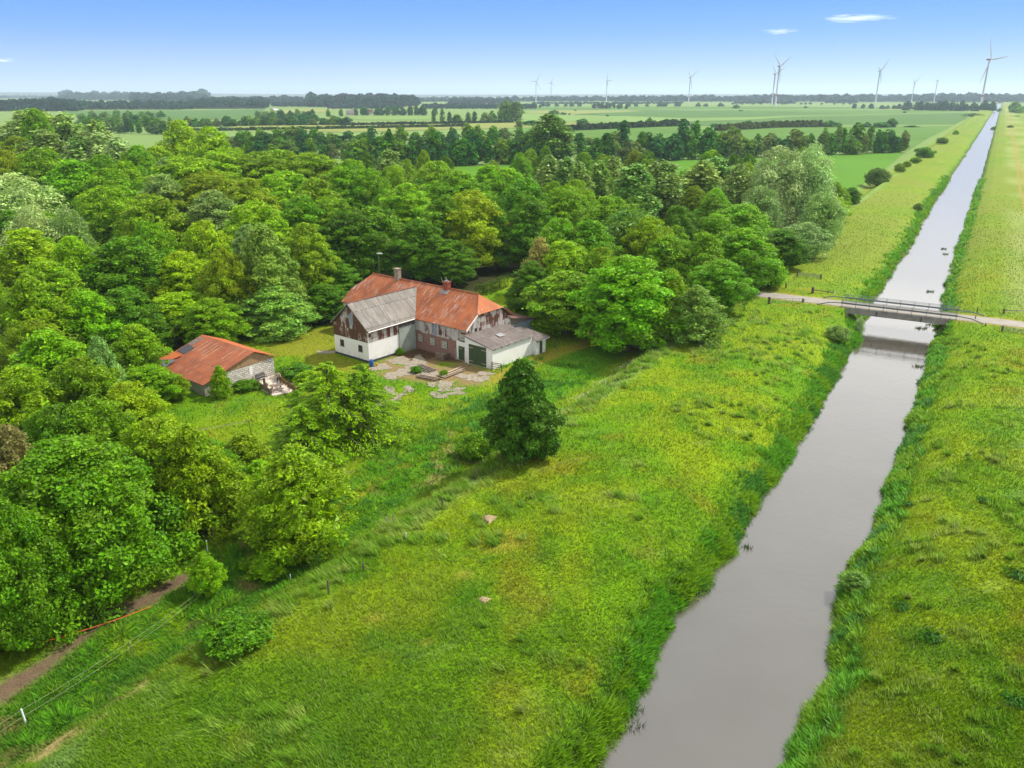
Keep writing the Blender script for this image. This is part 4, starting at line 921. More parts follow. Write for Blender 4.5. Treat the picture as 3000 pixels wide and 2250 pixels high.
# hedges across the fields
def far_hedge(pts, hpx, label, col=(66, 100, 46), n=90):
    pts = np.array(pts, float); seg = np.linspace(0, 1, len(pts)); V, Fc, Va = [], [], []; off = 0
    for t in np.linspace(0, 1, n):
        p = at(np.interp(t, seg, pts[:, 0]), np.interp(t, seg, pts[:, 1])); dep = depth_of(p); hh = hpx / F * dep * rng.uniform(.75, 1.1); r = hh * .7; m_ = 30
        d = rand_unit(m_); d[:, 2] = np.abs(d[:, 2]); c = np.stack([p[0] + d[:, 0] * r, p[1] + d[:, 1] * r, d[:, 2] * hh * .95], 1)
        v, f = leaf_quads(c, nrmz(d + .5 * rng.normal(size=(m_, 3))), np.full(m_, r * .95), .8); V.append(v); Fc.append(f + off); off += len(v); Va.append(np.repeat(np.clip(.5 + .2 * rng.normal(size=m_), 0, 1), 4))
    va = np.concatenate(Va); o = link('hedge', npmesh('hedge', np.concatenate(V), np.concatenate(Fc), ['leaf_far'], attrs={'v': va, 'h': va}))
    o.color = (*(lin(col) * .46), 1); tag(o, label, 'hedge')
far_hedge([(1655, 384), (2010, 368)], 17, 'long clipped hedge crossing the fields right of the lone poplar')
far_hedge([(2100, 384), (2270, 374), (2402, 372)], 17, 'brownish clipped hedge ending in the open field', (104, 122, 58))
far_hedge([(560, 384), (1000, 378), (1370, 371)], 9, 'low hedge between the two pale field strips', (84, 118, 66), 140)
far_hedge([(1000, 368), (1500, 360)], 8, 'low hedge under the far hedgerow trees', (70, 104, 60), 110)

# ------------------------------------------------------------------ building materials (coordinates follow the yard frame)
def roofmat(name, ua, va, base, hi, streak, amount=.5, pitch=.18, lap=1.55, seam=.9, rough=.75, speck=None, mort=.6, ms=.02):
    m, N, L, b = newmat(name); v = objco(N); u = axis(N, L, v, ua); w = axis(N, L, v, va)
    cb = N.new('ShaderNodeCombineXYZ'); L.new(u, cb.inputs[0]); L.new(w, cb.inputs[1]); q = cb.outputs[0]
    big = noise(N, L, q, .5, 5, .6); c = ramp(N, L, big, [(.3, base), (.7, hi)])
    # each sheet its own tone
    vo = N.new('ShaderNodeTexBrick'); vo.inputs['Scale'].default_value = 1; vo.inputs['Brick Width'].default_value = seam; vo.inputs['Row Height'].default_value = lap; vo.inputs['Mortar Size'].default_value = ms
    vo.inputs['Color1'].default_value = (.86, .86, .86, 1); vo.inputs['Color2'].default_value = (1.1, 1.08, 1.06, 1); vo.inputs['Mortar'].default_value = (mort, mort, mort, 1); vo.offset = .35; L.new(q, vo.inputs['Vector'])
    c = mixcol(N, L, 1.0, c, vo.outputs[0], 'MULTIPLY')
    st = noise(N, L, q, 1.0, 4, .55, (4.2, .75, 1)); pt = noise(N, L, q, .28, 3)
    f = math2(N, L, 'MULTIPLY', maprange(N, L, st, .545, .60), maprange(N, L, pt, .42, .60, 0, amount))
    c = mixcol(N, L, f, c, streak)
    dk = noise(N, L, q, 1.0, 4, .6, (7, 1.2, 1)); c = mixcol(N, L, maprange(N, L, dk, .55, .75, 0, .3), c, tuple(x * .45 for x in base))
    if speck: c = mixcol(N, L, maprange(N, L, noise(N, L, q, 5, 4, .7), .58, .66, 0, .65), c, speck)
    L.new(c, b.inputs['Base Color']); b.inputs['Roughness'].default_value = rough
    s = math2(N, L, 'SINE', math2(N, L, 'MULTIPLY', u, 2 * PI / pitch), 0.0); bump(N, L, b, s, .55, .03)
RU = lingt((176, 90, 44), .54); RH = lingt((212, 122, 64), .60); RS = lingt((208, 194, 186), .58)
roofmat('rust_roof', 0, 1, RU, RH, RS, .95)
roofmat('rust_hip_lit', 1, 0, lingt((206, 108, 52), .54), lingt((222, 132, 68), .58), lingt((228, 210, 204), .7), .95, seam=.5, lap=5)  # brighter copy of the barn rust: sunlight on the hip painted into the colour
roofmat('rust_orange_lit', 0, 1, lingt((206, 100, 34), .54), lingt((216, 116, 44), .56), RS, .1)  # lit copy of the shed rust: sun on this slope is painted in
roofmat('rust_dark_shaded', 0, 1, lingt((160, 84, 48), .52), lingt((204, 110, 56), .56), lingt((200, 160, 140), .6), .45)  # shaded copy: shade of the other slope painted in; caps reuse it
roofmat('rust_lean', 0, 1, lingt((120, 78, 66), .5), lingt((150, 96, 80), .5), RS, .2)
roofmat('grey_roof', 1, 0, lingt((142, 134, 126), .52), lingt((168, 160, 152), .54), lingt((200, 196, 190), .6), .5, seam=1.05, lap=2.4, speck=lingt((104, 98, 88), .5), mort=.35, ms=.035)
roofmat('mossy_roof', 1, 0, lingt((128, 116, 112), .5), lingt((150, 138, 132), .52), lingt((190, 184, 180), .6), .5, seam=1.05, lap=2.4, speck=lingt((92, 84, 74), .5), mort=.4, ms=.035)
def cladmat(name, ua, rust=.5, white=(214, 208, 204)):
    m, N, L, b = newmat(name); v = objco(N); u = axis(N, L, v, ua); w = axis(N, L, v, 2)
    cb = N.new('ShaderNodeCombineXYZ'); L.new(u, cb.inputs[0]); L.new(w, cb.inputs[1]); q = cb.outputs[0]
    br = N.new('ShaderNodeTexBrick'); br.inputs['Scale'].default_value = 1; br.inputs['Brick Width'].default_value = .62; br.inputs['Row Height'].default_value = 1.45; br.inputs['Mortar Size'].default_value = .012
    br.inputs['Color1'].default_value = (0, 0, 0, 1); br.inputs['Color2'].default_value = (1, 1, 1, 1); br.inputs['Mortar'].default_value = (.5, .5, .5, 1); br.offset = .4; L.new(q, br.inputs['Vector'])
    vert = noise(N, L, q, 1, 4, .6, (5.5, .55, 1)); blot = noise(N, L, q, 1.1, 5, .62)
    s = math2(N, L, 'ADD', math2(N, L, 'MULTIPLY', vert, .55), math2(N, L, 'ADD', math2(N, L, 'MULTIPLY', blot, .5), math2(N, L, 'MULTIPLY', br.outputs[0], .22)))
    t = .625 + (rust - .5) * .22
    c = ramp(N, L, s, [(t - .05, lingt((104, 56, 38), .55)), (t - .015, lingt((140, 84, 60), .6)), (t + .015, lingt(tuple(x * .86 for x in white), .6)), (t + .12, lingt(white, .66))])
    c = mixcol(N, L, maprange(N, L, noise(N, L, q, 9, 3), .5, .75, 0, .25), c, lingt((110, 96, 88), .5))
    seam = math2(N, L, 'SINE', math2(N, L, 'MULTIPLY', u, 2 * PI / .31), 0.0)
    c = mixcol(N, L, maprange(N, L, seam, .93, 1.0, 0, .45), c, lingt((84, 70, 62), .5))
    L.new(c, b.inputs['Base Color']); b.inputs['Roughness'].default_value = .65
    bump(N, L, b, math2(N, L, 'SINE', math2(N, L, 'MULTIPLY', u, 2 * PI / .155), 0.0), .4, .02)
cladmat('clad_gable', 0, .72); cladmat('clad_side', 1, .5); cladmat('clad_front', 0, .28); cladmat('clad_end', 1, .42)
def paint(name, rgb, grime=(150, 140, 120), amt=.5, base=.78):
    m, N, L, b = newmat(name); v = objco(N)
    c = ramp(N, L, noise(N, L, v, .8, 5), [(.3, lingt(rgb, base * .92)), (.7, lingt(rgb, base))])
    z = axis(N, L, v, 2); g = math2(N, L, 'MULTIPLY', maprange(N, L, z, .0, 1.1, 1, 0), maprange(N, L, noise(N, L, v, 1.3, 5, .65), .42, .66, 0, amt))
    c = mixcol(N, L, g, c, lingt(grime, .5)); c = mixcol(N, L, maprange(N, L, noise(N, L, v, 1, 4, .6, (3, 3, .3)), .6, .75, 0, .16), c, lingt(grime, .5))
    L.new(c, b.inputs['Base Color']); b.inputs['Roughness'].default_value = .85; bump(N, L, b, noise(N, L, v, 12, 4), .25, .02)
paint('white_wall', (244, 243, 240)); paint('grey_plaster', (200, 194, 184), (120, 116, 104), .8, .6)
def brickmat(name, ua, c1, c2, mortar, bw, rh, ms, patch=None, bias=0.0):
    m, N, L, b = newmat(name); v = objco(N); cb = N.new('ShaderNodeCombineXYZ'); L.new(axis(N, L, v, ua), cb.inputs[0]); L.new(axis(N, L, v, 2), cb.inputs[1]); q = cb.outputs[0]
    br = N.new('ShaderNodeTexBrick'); br.inputs['Scale'].default_value = 1; br.inputs['Brick Width'].default_value = bw; br.inputs['Row Height'].default_value = rh; br.inputs['Mortar Size'].default_value = ms; br.inputs['Bias'].default_value = bias
    br.inputs['Color1'].default_value = (*c1, 1); br.inputs['Color2'].default_value = (*c2, 1); br.inputs['Mortar'].default_value = (*mortar, 1); br.inputs['Mortar Smooth'].default_value = .3; L.new(q, br.inputs['Vector'])
    c = br.outputs[0]
    if patch: c = mixcol(N, L, maprange(N, L, noise(N, L, q, 1.6, 5, .65), .5, .68, 0, .7), c, patch)
    L.new(c, b.inputs['Base Color']); b.inputs['Roughness'].default_value = .9; bump(N, L, b, br.outputs[1], -.4, .02)
brickmat('red_brick', 0, lingt((156, 98, 84), .72), lingt((130, 80, 70), .66), lingt((170, 150, 138), .66), .24, .078, .012, lingt((170, 146, 140), .5))
brickmat('white_block', 1, lingt((236, 230, 220), .74), lingt((206, 198, 184), .64), lingt((146, 136, 120), .5), .56, .26, .028, lingt((190, 180, 164), .55), -.2)
plain('tar', (.03, .035, .045), .7, .3, 4)
m, N, L, b = newmat('green_paint'); v = objco(N)
c = ramp(N, L, noise(N, L, v, 2, 5, .6, (4, 4, .5)), [(.3, lingt((54, 78, 44), .6)), (.7, lingt((70, 96, 56), .62))]); u = axis(N, L, v, 0)
s = math2(N, L, 'SINE', math2(N, L, 'MULTIPLY', u, 2 * PI / .2), 0.0); c = mixcol(N, L, maprange(N, L, s, .9, 1, 0, .5), c, lingt((30, 44, 26), .5)); L.new(c, b.inputs['Base Color']); b.inputs['Roughness'].default_value = .6
m, N, L, b = newmat('pale_steel'); v = objco(N); u = axis(N, L, v, 1)
c = ramp(N, L, noise(N, L, v, .9, 5), [(.3, lingt((164, 172, 160), .62)), (.7, lingt((190, 198, 188), .66))])
c = mixcol(N, L, maprange(N, L, math2(N, L, 'SINE', math2(N, L, 'MULTIPLY', u, 2 * PI / .5), 0.0), .95, 1, 0, .4), c, lingt((110, 116, 106), .5))
z = axis(N, L, v, 2); c = mixcol(N, L, math2(N, L, 'MULTIPLY', maprange(N, L, z, 0, .7, .8, 0), noise(N, L, v, 2, 4)), c, lingt((130, 110, 84), .5)); L.new(c, b.inputs['Base Color']); b.inputs['Roughness'].default_value = .5
plain('blue_steel', lingt((150, 166, 184), .6), .5, .15, 2); plain('dull_steel', (.35, .36, .36), .45, .25, 4, .5)
plain('white_trim', (.74, .73, .70), .6, .08, 3); plain('dark_gap', (.02, .02, .022), .9, .2, 3); plain('glass_block', lingt((206, 212, 196), .75), .25, .2, 7)
plain('old_red_frame', lingt((128, 78, 78), .55), .7, .2, 4); plain('brown_frame', lingt((110, 96, 80), .5), .8, .25, 4)
plain('chimney_render', lingt((176, 160, 144), .5), .9, .3, 3); plain('chimney_brick', lingt((172, 84, 58), .55), .9, .25, 8); plain('lead', lingt((170, 164, 156), .5), .7, .2, 4)
def woodmat(name, rgb, k=.55, sc=(2, 2, 12)):
    m, N, L, b = newmat(name); v = objco(N); n = noise(N, L, v, 1.5, 5, .6, sc)
    L.new(ramp(N, L, n, [(.3, lingt(tuple(x * .72 for x in rgb), k)), (.7, lingt(tuple(min(255, x * 1.12) for x in rgb), k))]), b.inputs['Base Color']); b.inputs['Roughness'].default_value = .85
woodmat('weathered_wood', (156, 134, 116)); woodmat('grey_wood', (150, 140, 128)); woodmat('pale_wood', (214, 190, 162), .6); woodmat('brown_planks', (168, 134, 98), .78, (1, 7, .4)); woodmat('post_wood', (128, 112, 96), .5)
plain('black_metal', lingt((58, 66, 76), .5), .45, .2, 6); plain('blue_plastic', lingt((24, 84, 176), .7), .4, .1, 3); plain('yellow_plastic', lingt((220, 176, 40), .7), .5, .1, 3)
plain('concrete', lingt((176, 164, 152), .5), .9, .22, 1.5); plain('slab_concrete', lingt((236, 220, 206), .62), .9, .12, 1.2); plain('sandy_concrete', lingt((190, 178, 156), .44), .95, .32, 2.6)
plain('galvanised', lingt((150, 156, 156), .5), .4, .2, 5, .3); plain('bridge_beam', lingt((126, 134, 142), .55), .55, .25, 4); plain('drain_blue', lingt((40, 60, 100), .5), .5, .1, 3)
plain('girder', lingt((168, 160, 152), .58), .85, .25, 1.2); plain('rope_orange', lingt((226, 112, 30), .7), .6, .1, 5); plain('wire_pale', lingt((176, 184, 140), .5), .5, .1, 5); plain('plastic_white', (.75, .77, .78), .4, .05, 4)
plain('soil', lingt((204, 176, 140), .5), .95, .25, 6); plain('turbine_white', (.36, .37, .40), .5, .05, .1); plain('turbine_red', lingt((170, 44, 50), .7), .5, .05, .1)
plain('skin', (.50, .30, .22), .6, .06, 20); plain('denim', lingt((40, 54, 80), .6), .9, .2, 30); plain('beige_cloth', lingt((214, 196, 176), .6), .9, .1, 30); plain('brown_hair', lingt((92, 64, 44), .5), .6, .3, 40); plain('shoe', lingt((150, 120, 104), .5), .6, .1, 20)
plain('terracotta', lingt((150, 100, 70), .5), .8, .15, 8); plain('far_roof', lingt((150, 84, 72), .5), .8, .15, .5); plain('far_grey_roof', lingt((150, 140, 140), .5), .8, .1, .5); plain('far_wall', lingt((206, 196, 186), .5), .9, .1, .5)

def yz(a, b, z=0.0): x, y = yard(a, b); return (x, y, z)
# ------------------------------------------------------------------ barn (long, rust-red half-hipped roof)
barn = tag(empty('barn', yz(0, 0), BT), 'long barn with rust red half-hipped metal roof and brick front', 'barn')
MB().box(-15.7, 9, -.15, 10, 18.5, 2.70).build('brick_wall', 'red_brick', barn)
def xsec(poly, a0, a1, swap=False):
    """solid with a cross-section: poly of (b,z) run along a, or (a,z) run along b when swap"""
    mb = MB(); k = len(poly)
    vs = [((a0, p, z) if not swap else (p, a0, z)) for p, z in poly] + [((a1, p, z) if not swap else (p, a1, z)) for p, z in poly]
    fs = [tuple(range(k)), tuple(range(2 * k - 1, k - 1, -1))] + [((i + 1) % k, i, i + k, (i + 1) % k + k) for i in range(k)]
    mb.add(vs, fs); return mb
def fixn(o):
    import bmesh
    bm = bmesh.new(); bm.from_mesh(o.data); bmesh.ops.recalc_face_normals(bm, faces=bm.faces); bm.to_mesh(o.data); bm.free(); return o
o = xsec([(8.96, 2.66), (18.54, 2.66), (18.54, 4.45), (16.3, 6.12), (11.2, 6.12), (8.96, 4.45)], -15.74, 9.0)
fixn(o.build('metal_cladding', 'clad_front', barn))
fixn(xsec([(8.955, 2.9), (18.545, 2.9), (18.545, 4.45), (16.3, 6.12), (11.2, 6.12), (8.955, 4.45)], 9.0, 10.04).build('end_cladding', 'clad_end', barn))
EZ, RZ_, HB0, HB1, HZ = 4.55, 8.40, 11.0, 16.7, 6.27
rf = fixn(MB().slab([(-16, 8.7, EZ), (10.25, 8.7, EZ), (10.25, HB0, HZ), (8, 13.85, RZ_), (-14, 13.85, RZ_), (-16, HB0, HZ)], .07).build('roof', 'rust_roof', barn))
fixn(MB().slab([(10.25, 19.0, EZ), (-16, 19.0, EZ), (-16, HB1, HZ), (-14, 13.852, RZ_), (8, 13.852, RZ_), (10.25, HB1, HZ)], .07).build('back_roof', 'rust_roof', barn))
fixn(MB().slab([(10.255, HB0, HZ), (10.255, HB1, HZ), (8, 13.85, RZ_ + .003)], .06).build('hip_roof', 'rust_hip_lit', barn))
fixn(MB().slab([(-16.005, HB1, HZ), (-16.005, HB0, HZ), (-14, 13.85, RZ_ + .003)], .06).build('hip_roof', 'rust_hip_lit', barn))
mb = MB(); mb.tube([(-14.1, 13.85, RZ_ + .0), (8.1, 13.85, RZ_ + .0)], .11, 8); mb.build('ridge_cap', 'rust_dark_shaded', barn)
mb = MB(); mb.tube([(8, 13.85, RZ_), (10.27, HB0, HZ)], .06, 6); mb.build('hip_cap', 'rust_dark_shaded', barn)
mb = MB(); mb.slab([(10.27, 8.66, EZ + .02), (10.32, 8.66, EZ + .02), (10.32, HB0, HZ + .05), (10.27, HB0, HZ + .05)], .2); fixn(mb.build('bargeboard', 'white_trim', barn))
mb = MB(); mb.slab([(10.27, 19.04, EZ + .02), (10.32, 19.04, EZ + .02), (10.32, HB1, HZ + .05), (10.27, HB1, HZ + .05)], .2); fixn(mb.build('bargeboard', 'rust_lean', barn))
ch = MB().box(-8.72, 13.4, 7.7, -7.9, 14.1, 9.85).box(-8.80, 13.32, 9.85, -7.82, 14.18, 9.97).build('grey_chimney', 'chimney_render', barn)
ch = MB().box(1.55, 13.4, 7.9, 2.45, 14.1, 9.25).box(1.47, 13.32, 9.25, 2.53, 14.18, 9.36).build('red_chimney', 'chimney_brick', barn)
MB().box(1.7, 13.55, 9.36, 2.3, 13.95, 9.52).build('cowl', 'lead', ch)
mb = MB()
for a, b in ((1.55, 13.4), (2.45, 13.4), (1.55, 14.1), (2.45, 14.1), (2.0, 13.75)): mb.tube([(a, b, 9.3), (a + (a - 2) * .4, b + (b - 13.75) * .3, 9.9)], .03, 5)
mb.build('spikes', 'dull_steel', ch)
fixn(MB().slab([(1.2, 12.9, 7.74), (2.8, 12.9, 7.74), (2.8, 13.6, 8.265), (1.2, 13.6, 8.265)], .05).build('lead_flashing', 'lead', ch))
mb = MB(); mb.tube([(-12.5, 13.85, 8.3), (-12.6, 13.85, 11.9)], .04, 6); mb.tube([(-12.6, 13.85, 11.8), (-11.7, 13.6, 11.85)], .03, 5)
for t in (0, .3, .6, .85): mb.tube([(-12.6 + t, 13.5 - t * .2, 11.8), (-12.6 + t, 14.2 - t * .2, 11.82)], .018, 4)
mb.build('aerial', 'galvanised', barn)
for a0, a1, z0, z1 in ((.62, 1.5, 1.25, 2.35), (3.0, 3.95, 1.15, 2.25), (5.25, 6.35, 1.1, 2.2)):
    w = MB().box(a0, 8.94, z0, a1, 9.0, z1).build('glass_block_window', 'dark_gap', barn)
    mb = MB()
    for i in range(4):
        for j in range(5):
            da, dz = (a1 - a0) / 4, (z1 - z0) / 5; mb.box(a0 + da * i + .03, 8.925, z0 + dz * j + .03, a0 + da * (i + 1) - .03, 8.95, z0 + dz * (j + 1) - .03)
    mb.build('pane', 'glass_block', w)
MB().box(8.15, 8.93, -.1, 9.98, 9.0, 2.72).build('door_surround', 'white_wall', barn)
d_ = MB().box(8.55, 8.90, .05, 9.68, 8.94, 2.05).build('green_door', 'green_paint', barn); MB().box(8.6, 8.885, 1.7, 9.2, 8.90, 1.78).build('hinge', 'pale_wood', d_)
MB().box(3.72, 8.93, 2.72, 4.50, 8.97, 4.40).build('blue_panel', 'blue_steel', barn)
MB().box(10.02, 10.65, 3.9, 10.06, 11.2, 4.42).build('hatch_opening', 'dark_gap', barn)
MB().box(8.25, 8.6, 0, 8.32, 8.66, 1.6).build('drainpipe', 'dull_steel', barn)
# ------------------------------------------------------------------ wing with grey roof
wing = tag(empty('barn_wing', yz(0, 0), BT), 'white barn wing with grey corrugated roof and rust streaked gable', 'barn')
MB().box(-7.2, 0, .32, 0, 8.94, 2.92).build('white_wall', 'white_wall', wing)
MB().box(-7.22, -.02, -.15, .02, 8.93, .325).build('plinth', 'tar', wing)
o = xsec([(-7.22, 2.88), (.025, 2.88), (.025, 4.50), (-3.6, 7.78), (-7.22, 4.50)], -.03, .6, True); fixn(o.build('gable_cladding', 'clad_gable', wing))
o = xsec([(-7.22, 2.90), (.03, 2.90), (.03, 4.50), (-3.6, 7.78), (-7.22, 4.50)], .6, 9.1, True); fixn(o.build('side_cladding', 'clad_side', wing))
WZ, WR = 4.62, 7.94
fixn(MB().slab([(.36, -.25, WZ), (.36, 8.75, WZ), (-3.6, 13.15, WR), (-3.6, -.25, WR)], .07).build('roof', 'grey_roof', wing))
fixn(MB().slab([(-3.602, -.25, WR), (-3.602, 13.15, WR), (-7.56, 8.75, WZ), (-7.56, -.25, WZ)], .07).build('roof', 'grey_roof', wing))
mb = MB(); mb.tube([(-3.6, -.27, WR), (-3.6, 13.1, WR)], .09, 8); mb.build('ridge_cap', 'rust_lean', wing)
mb = MB(); mb.slab([(.38, -.30, WZ), (.38, -.26, WZ), (-3.6, -.26, WR), (-3.6, -.30, WR)], .16); fixn(mb.build('bargeboard', 'grey_wood', wing))
mb = MB(); mb.slab([(-3.6, -.30, WR), (-3.6, -.26, WR), (-7.58, -.26, WZ), (-7.58, -.30, WZ)], .16); fixn(mb.build('bargeboard', 'grey_wood', wing))
mb = MB(); mb.tube([(.42, -.2, WZ - .1), (.42, 8.6, WZ - .06)], .07, 8); mb.build('gutter', 'white_trim', wing)
mb = MB(); mb.tube([(.42, -.1, WZ - .12), (.1, -.06, WZ - .5), (.08, -.06, .1)], .045, 7); mb.build('downpipe', 'white_trim', wing)
for a0, a1, z0, z1, fm in ((-5.95, -5.15, 1.45, 2.38, 'old_red_frame'), (-2.1, -1.25, 1.38, 2.28, 'brown_frame')):
    w = MB().box(a0, -.035, z0, a1, 0, z1).build('window', fm, wing)
    mb = MB(); ma = (a0 + a1) / 2; mz = (z0 + z1) / 2
    for p, q in ((a0 + .08, ma - .03), (ma + .03, a1 - .08)):
        for r, s in ((z0 + .08, mz - .03), (mz + .03, z1 - .08)): mb.box(p, -.042, r, q, -.03, s)
    mb.build('pane', 'dark_gap', w); MB().box(a0 - .06, -.09, z0 - .07, a1 + .06, 0, z0).build('sill', 'grey_wood', w)
MB().box(-3.55, -.065, 4.95, -2.85, -.02, 6.55).build('loft_hatch', 'blue_steel', wing)
MB().box(.10, 5.72, .02, .16, 8.88, 3.72).build('sliding_door', 'pale_steel', wing)
MB().box(.05, 5.6, 3.72, .2, 8.9, 3.80).build('door_rail', 'dull_steel', wing)
gv = MB().box(.03, 5.8, 3.86, .06, 8.88, 4.42).build('vent_opening', 'dark_gap', wing); mb = MB()
for b in np.arange(5.85, 8.88, .26): mb.box(.06, b, 3.86, .09, b + .10, 4.42)
mb.build('slats', 'grey_wood', gv)
# ------------------------------------------------------------------ garage lean-to and little outhouse
gar = tag(empty('garage', yz(0, 0), BT), 'low white garage with green double doors and mossy grey roof', 'garage')
fixn(xsec([(10.06, -.15), (15.0, -.15), (15.0, 2.74), (10.06, 3.62)], 8.6, 17.3, True).build('white_wall', 'white_wall', gar))
fixn(MB().slab([(15.3, 8.35, 2.90), (15.3, 17.35, 2.80), (10.06, 17.35, 3.72), (10.06, 8.35, 3.98)], .07).build('roof', 'mossy_roof', gar))
fixn(MB().slab([(12.2, 12.5, 3.545), (13.1, 12.5, 3.37), (13.1, 13.7, 3.345), (12.2, 13.7, 3.52)], .02).build('skylight', 'dull_steel', gar))
for a0, a1 in ((10.80, 12.33), (12.36, 13.9)):
    d_ = MB().box(a0, 8.54, .08, a1, 8.6, 2.85).build('garage_door', 'green_paint', gar)
    for z in (.45, 2.35): MB().box(a0 + (.0 if a0 < 12 else .75), 8.52, z, a1 - (.75 if a0 < 12 else 0), 8.54, z + .09).build('hinge', 'pale_wood', d_)
mb = MB()
for b in np.arange(8.9, 17.2, 1.45): mb.box(15.0, b, 2.66, 15.22, b + .08, 2.78)
mb.build('rafter_ends', 'dark_gap', gar)
MB().box(14.3, 8.56, 1.2, 14.9, 8.6, 2.6).build('pillar', 'white_wall', gar)
oh = tag(empty('outhouse', yz(0, 0), BT), 'small white outhouse with dark roof at the end of the garage', 'outhouse')
fixn(xsec([(11.5, -.15), (15.7, -.15), (15.7, 2.20), (11.5, 2.75)], 17.3, 19.6, True).build('white_wall', 'white_wall', oh))
fixn(MB().slab([(16.15, 17.0, 2.30), (16.15, 20.05, 2.26), (10.9, 20.05, 2.92), (10.9, 17.36, 2.95), (15.29, 17.36, 2.40), (15.32, 17.0, 2.40)], .07).build('roof', 'mossy_roof', oh))
MB().box(15.7, 18.15, .05, 15.75, 18.75, 2.02).build('door', 'green_paint', oh)
MB().box(15.72, 18.0, 2.05, 16.1, 20.0, 2.16).build('fascia', 'white_trim', oh)
mb = MB(); mb.tube([(15.72, 17.5, 1.95), (15.95, 17.5, 1.95)], .12, 10); mb.build('wall_lamp', 'dull_steel', oh)
ls = tag(empty('lean_to_shed', yz(0, 0), BT), 'lean-to with blue grey corrugated wall behind the barn', 'shed')
MB().box(3.5, 18.56, -.1, 10.0, 24.0, 3.0).build('steel_wall', 'blue_steel', ls)
fixn(MB().slab([(3.3, 18.58, 4.2), (3.3, 24.4, 3.02), (10.3, 24.4, 3.02), (10.3, 18.58, 4.2)], .06).build('roof', 'rust_lean', ls))
fixn(xsec([(18.56, 2.98), (24.0, 2.98), (24.0, 3.03), (18.56, 4.12)], 9.9, 9.99).build('gable_boards', 'grey_wood', ls))
# ------------------------------------------------------------------ block shed
sh = tag(empty('block_shed', yz(0, 0), BT), 'low shed with white block gable and orange rusty metal roof', 'shed')
fixn(xsec([(-21.4, -.15), (-11.3, -.15), (-11.3, 2.6), (-14.2, 3.9), (-21.4, 1.55)], -17.3, -5.85).build('plaster_wall', 'grey_plaster', sh))
fixn(xsec([(-18.9, -.1), (-11.28, -.1), (-11.28, 2.50), (-18.9, 2.28)], -5.9, -5.80).build('block_wall', 'white_block', sh))
fixn(xsec([(-18.6, 2.30), (-11.25, 2.50), (-11.25, 2.62), (-14.2, 3.94), (-18.6, 2.50)], -5.9, -5.76).build('plank_gable', 'brown_planks', sh))
MB().box(-5.80, -15.0, 1.05, -5.775, -14.55, 2.15).build('blocked_window', 'white_wall', sh)
fixn(MB().slab([(-5.45, -11.0, 2.75), (-17.6, -11.0, 2.75), (-17.6, -14.2, 4.10), (-5.45, -14.2, 4.10)], .06).build('roof', 'rust_orange_lit', sh))
fixn(MB().slab([(-5.45, -14.202, 4.10), (-17.6, -14.202, 4.10), (-17.6, -21.75, 1.64), (-5.45, -21.75, 1.64)], .06).build('roof', 'rust_dark_shaded', sh))
def onl(a, b, dz): return (a, b, 4.10 + (b + 14.2) * (2.46 / 7.55) + dz)
for a, b0, b1 in ((-15.0, -14.9, -17.3), (-14.1, -14.9, -17.2), (-13.0, -14.5, -17.4), (-12.3, -15.2, -17.6), (-11.5, -14.9, -17.6), (-8.6, -14.4, -17.0), (-7.0, -14.4, -15.6)):
    fixn(MB().slab([onl(a, b0, .03), onl(a, b1, .03), onl(a + .06, b1, .03), onl(a + .06, b0, .03)], .025).build('pale_batten', 'pale_wood', sh))
fixn(MB().slab([onl(-17.3, -16.6, .05), onl(-17.3, -18.2, .06), onl(-15.3, -18.3, .05), onl(-15.3, -16.8, .05)], .04).build('tar_patch', 'tar', sh))
fixn(MB().slab([onl(-17.4, -14.7, .04), onl(-17.4, -16.5, .04), onl(-16.4, -16.5, .04), onl(-16.4, -14.7, .04)], .03).build('grey_sheet', 'mossy_roof', sh))
fixn(MB().slab([(-17.8, -18.6, 2.80), (-18.0, -21.4, 1.92), (-15.6, -20.2, 2.36), (-15.2, -18.8, 2.76)], .04).build('loose_sheet', 'rust_orange_lit', sh))
fixn(MB().slab([onl(-17.6, -21.3, .05), onl(-15.0, -21.3, .05), onl(-14.5, -19.9, .4), onl(-17.6, -20.9, .33)], .03).build('bent_sheet', 'galvanised', sh))

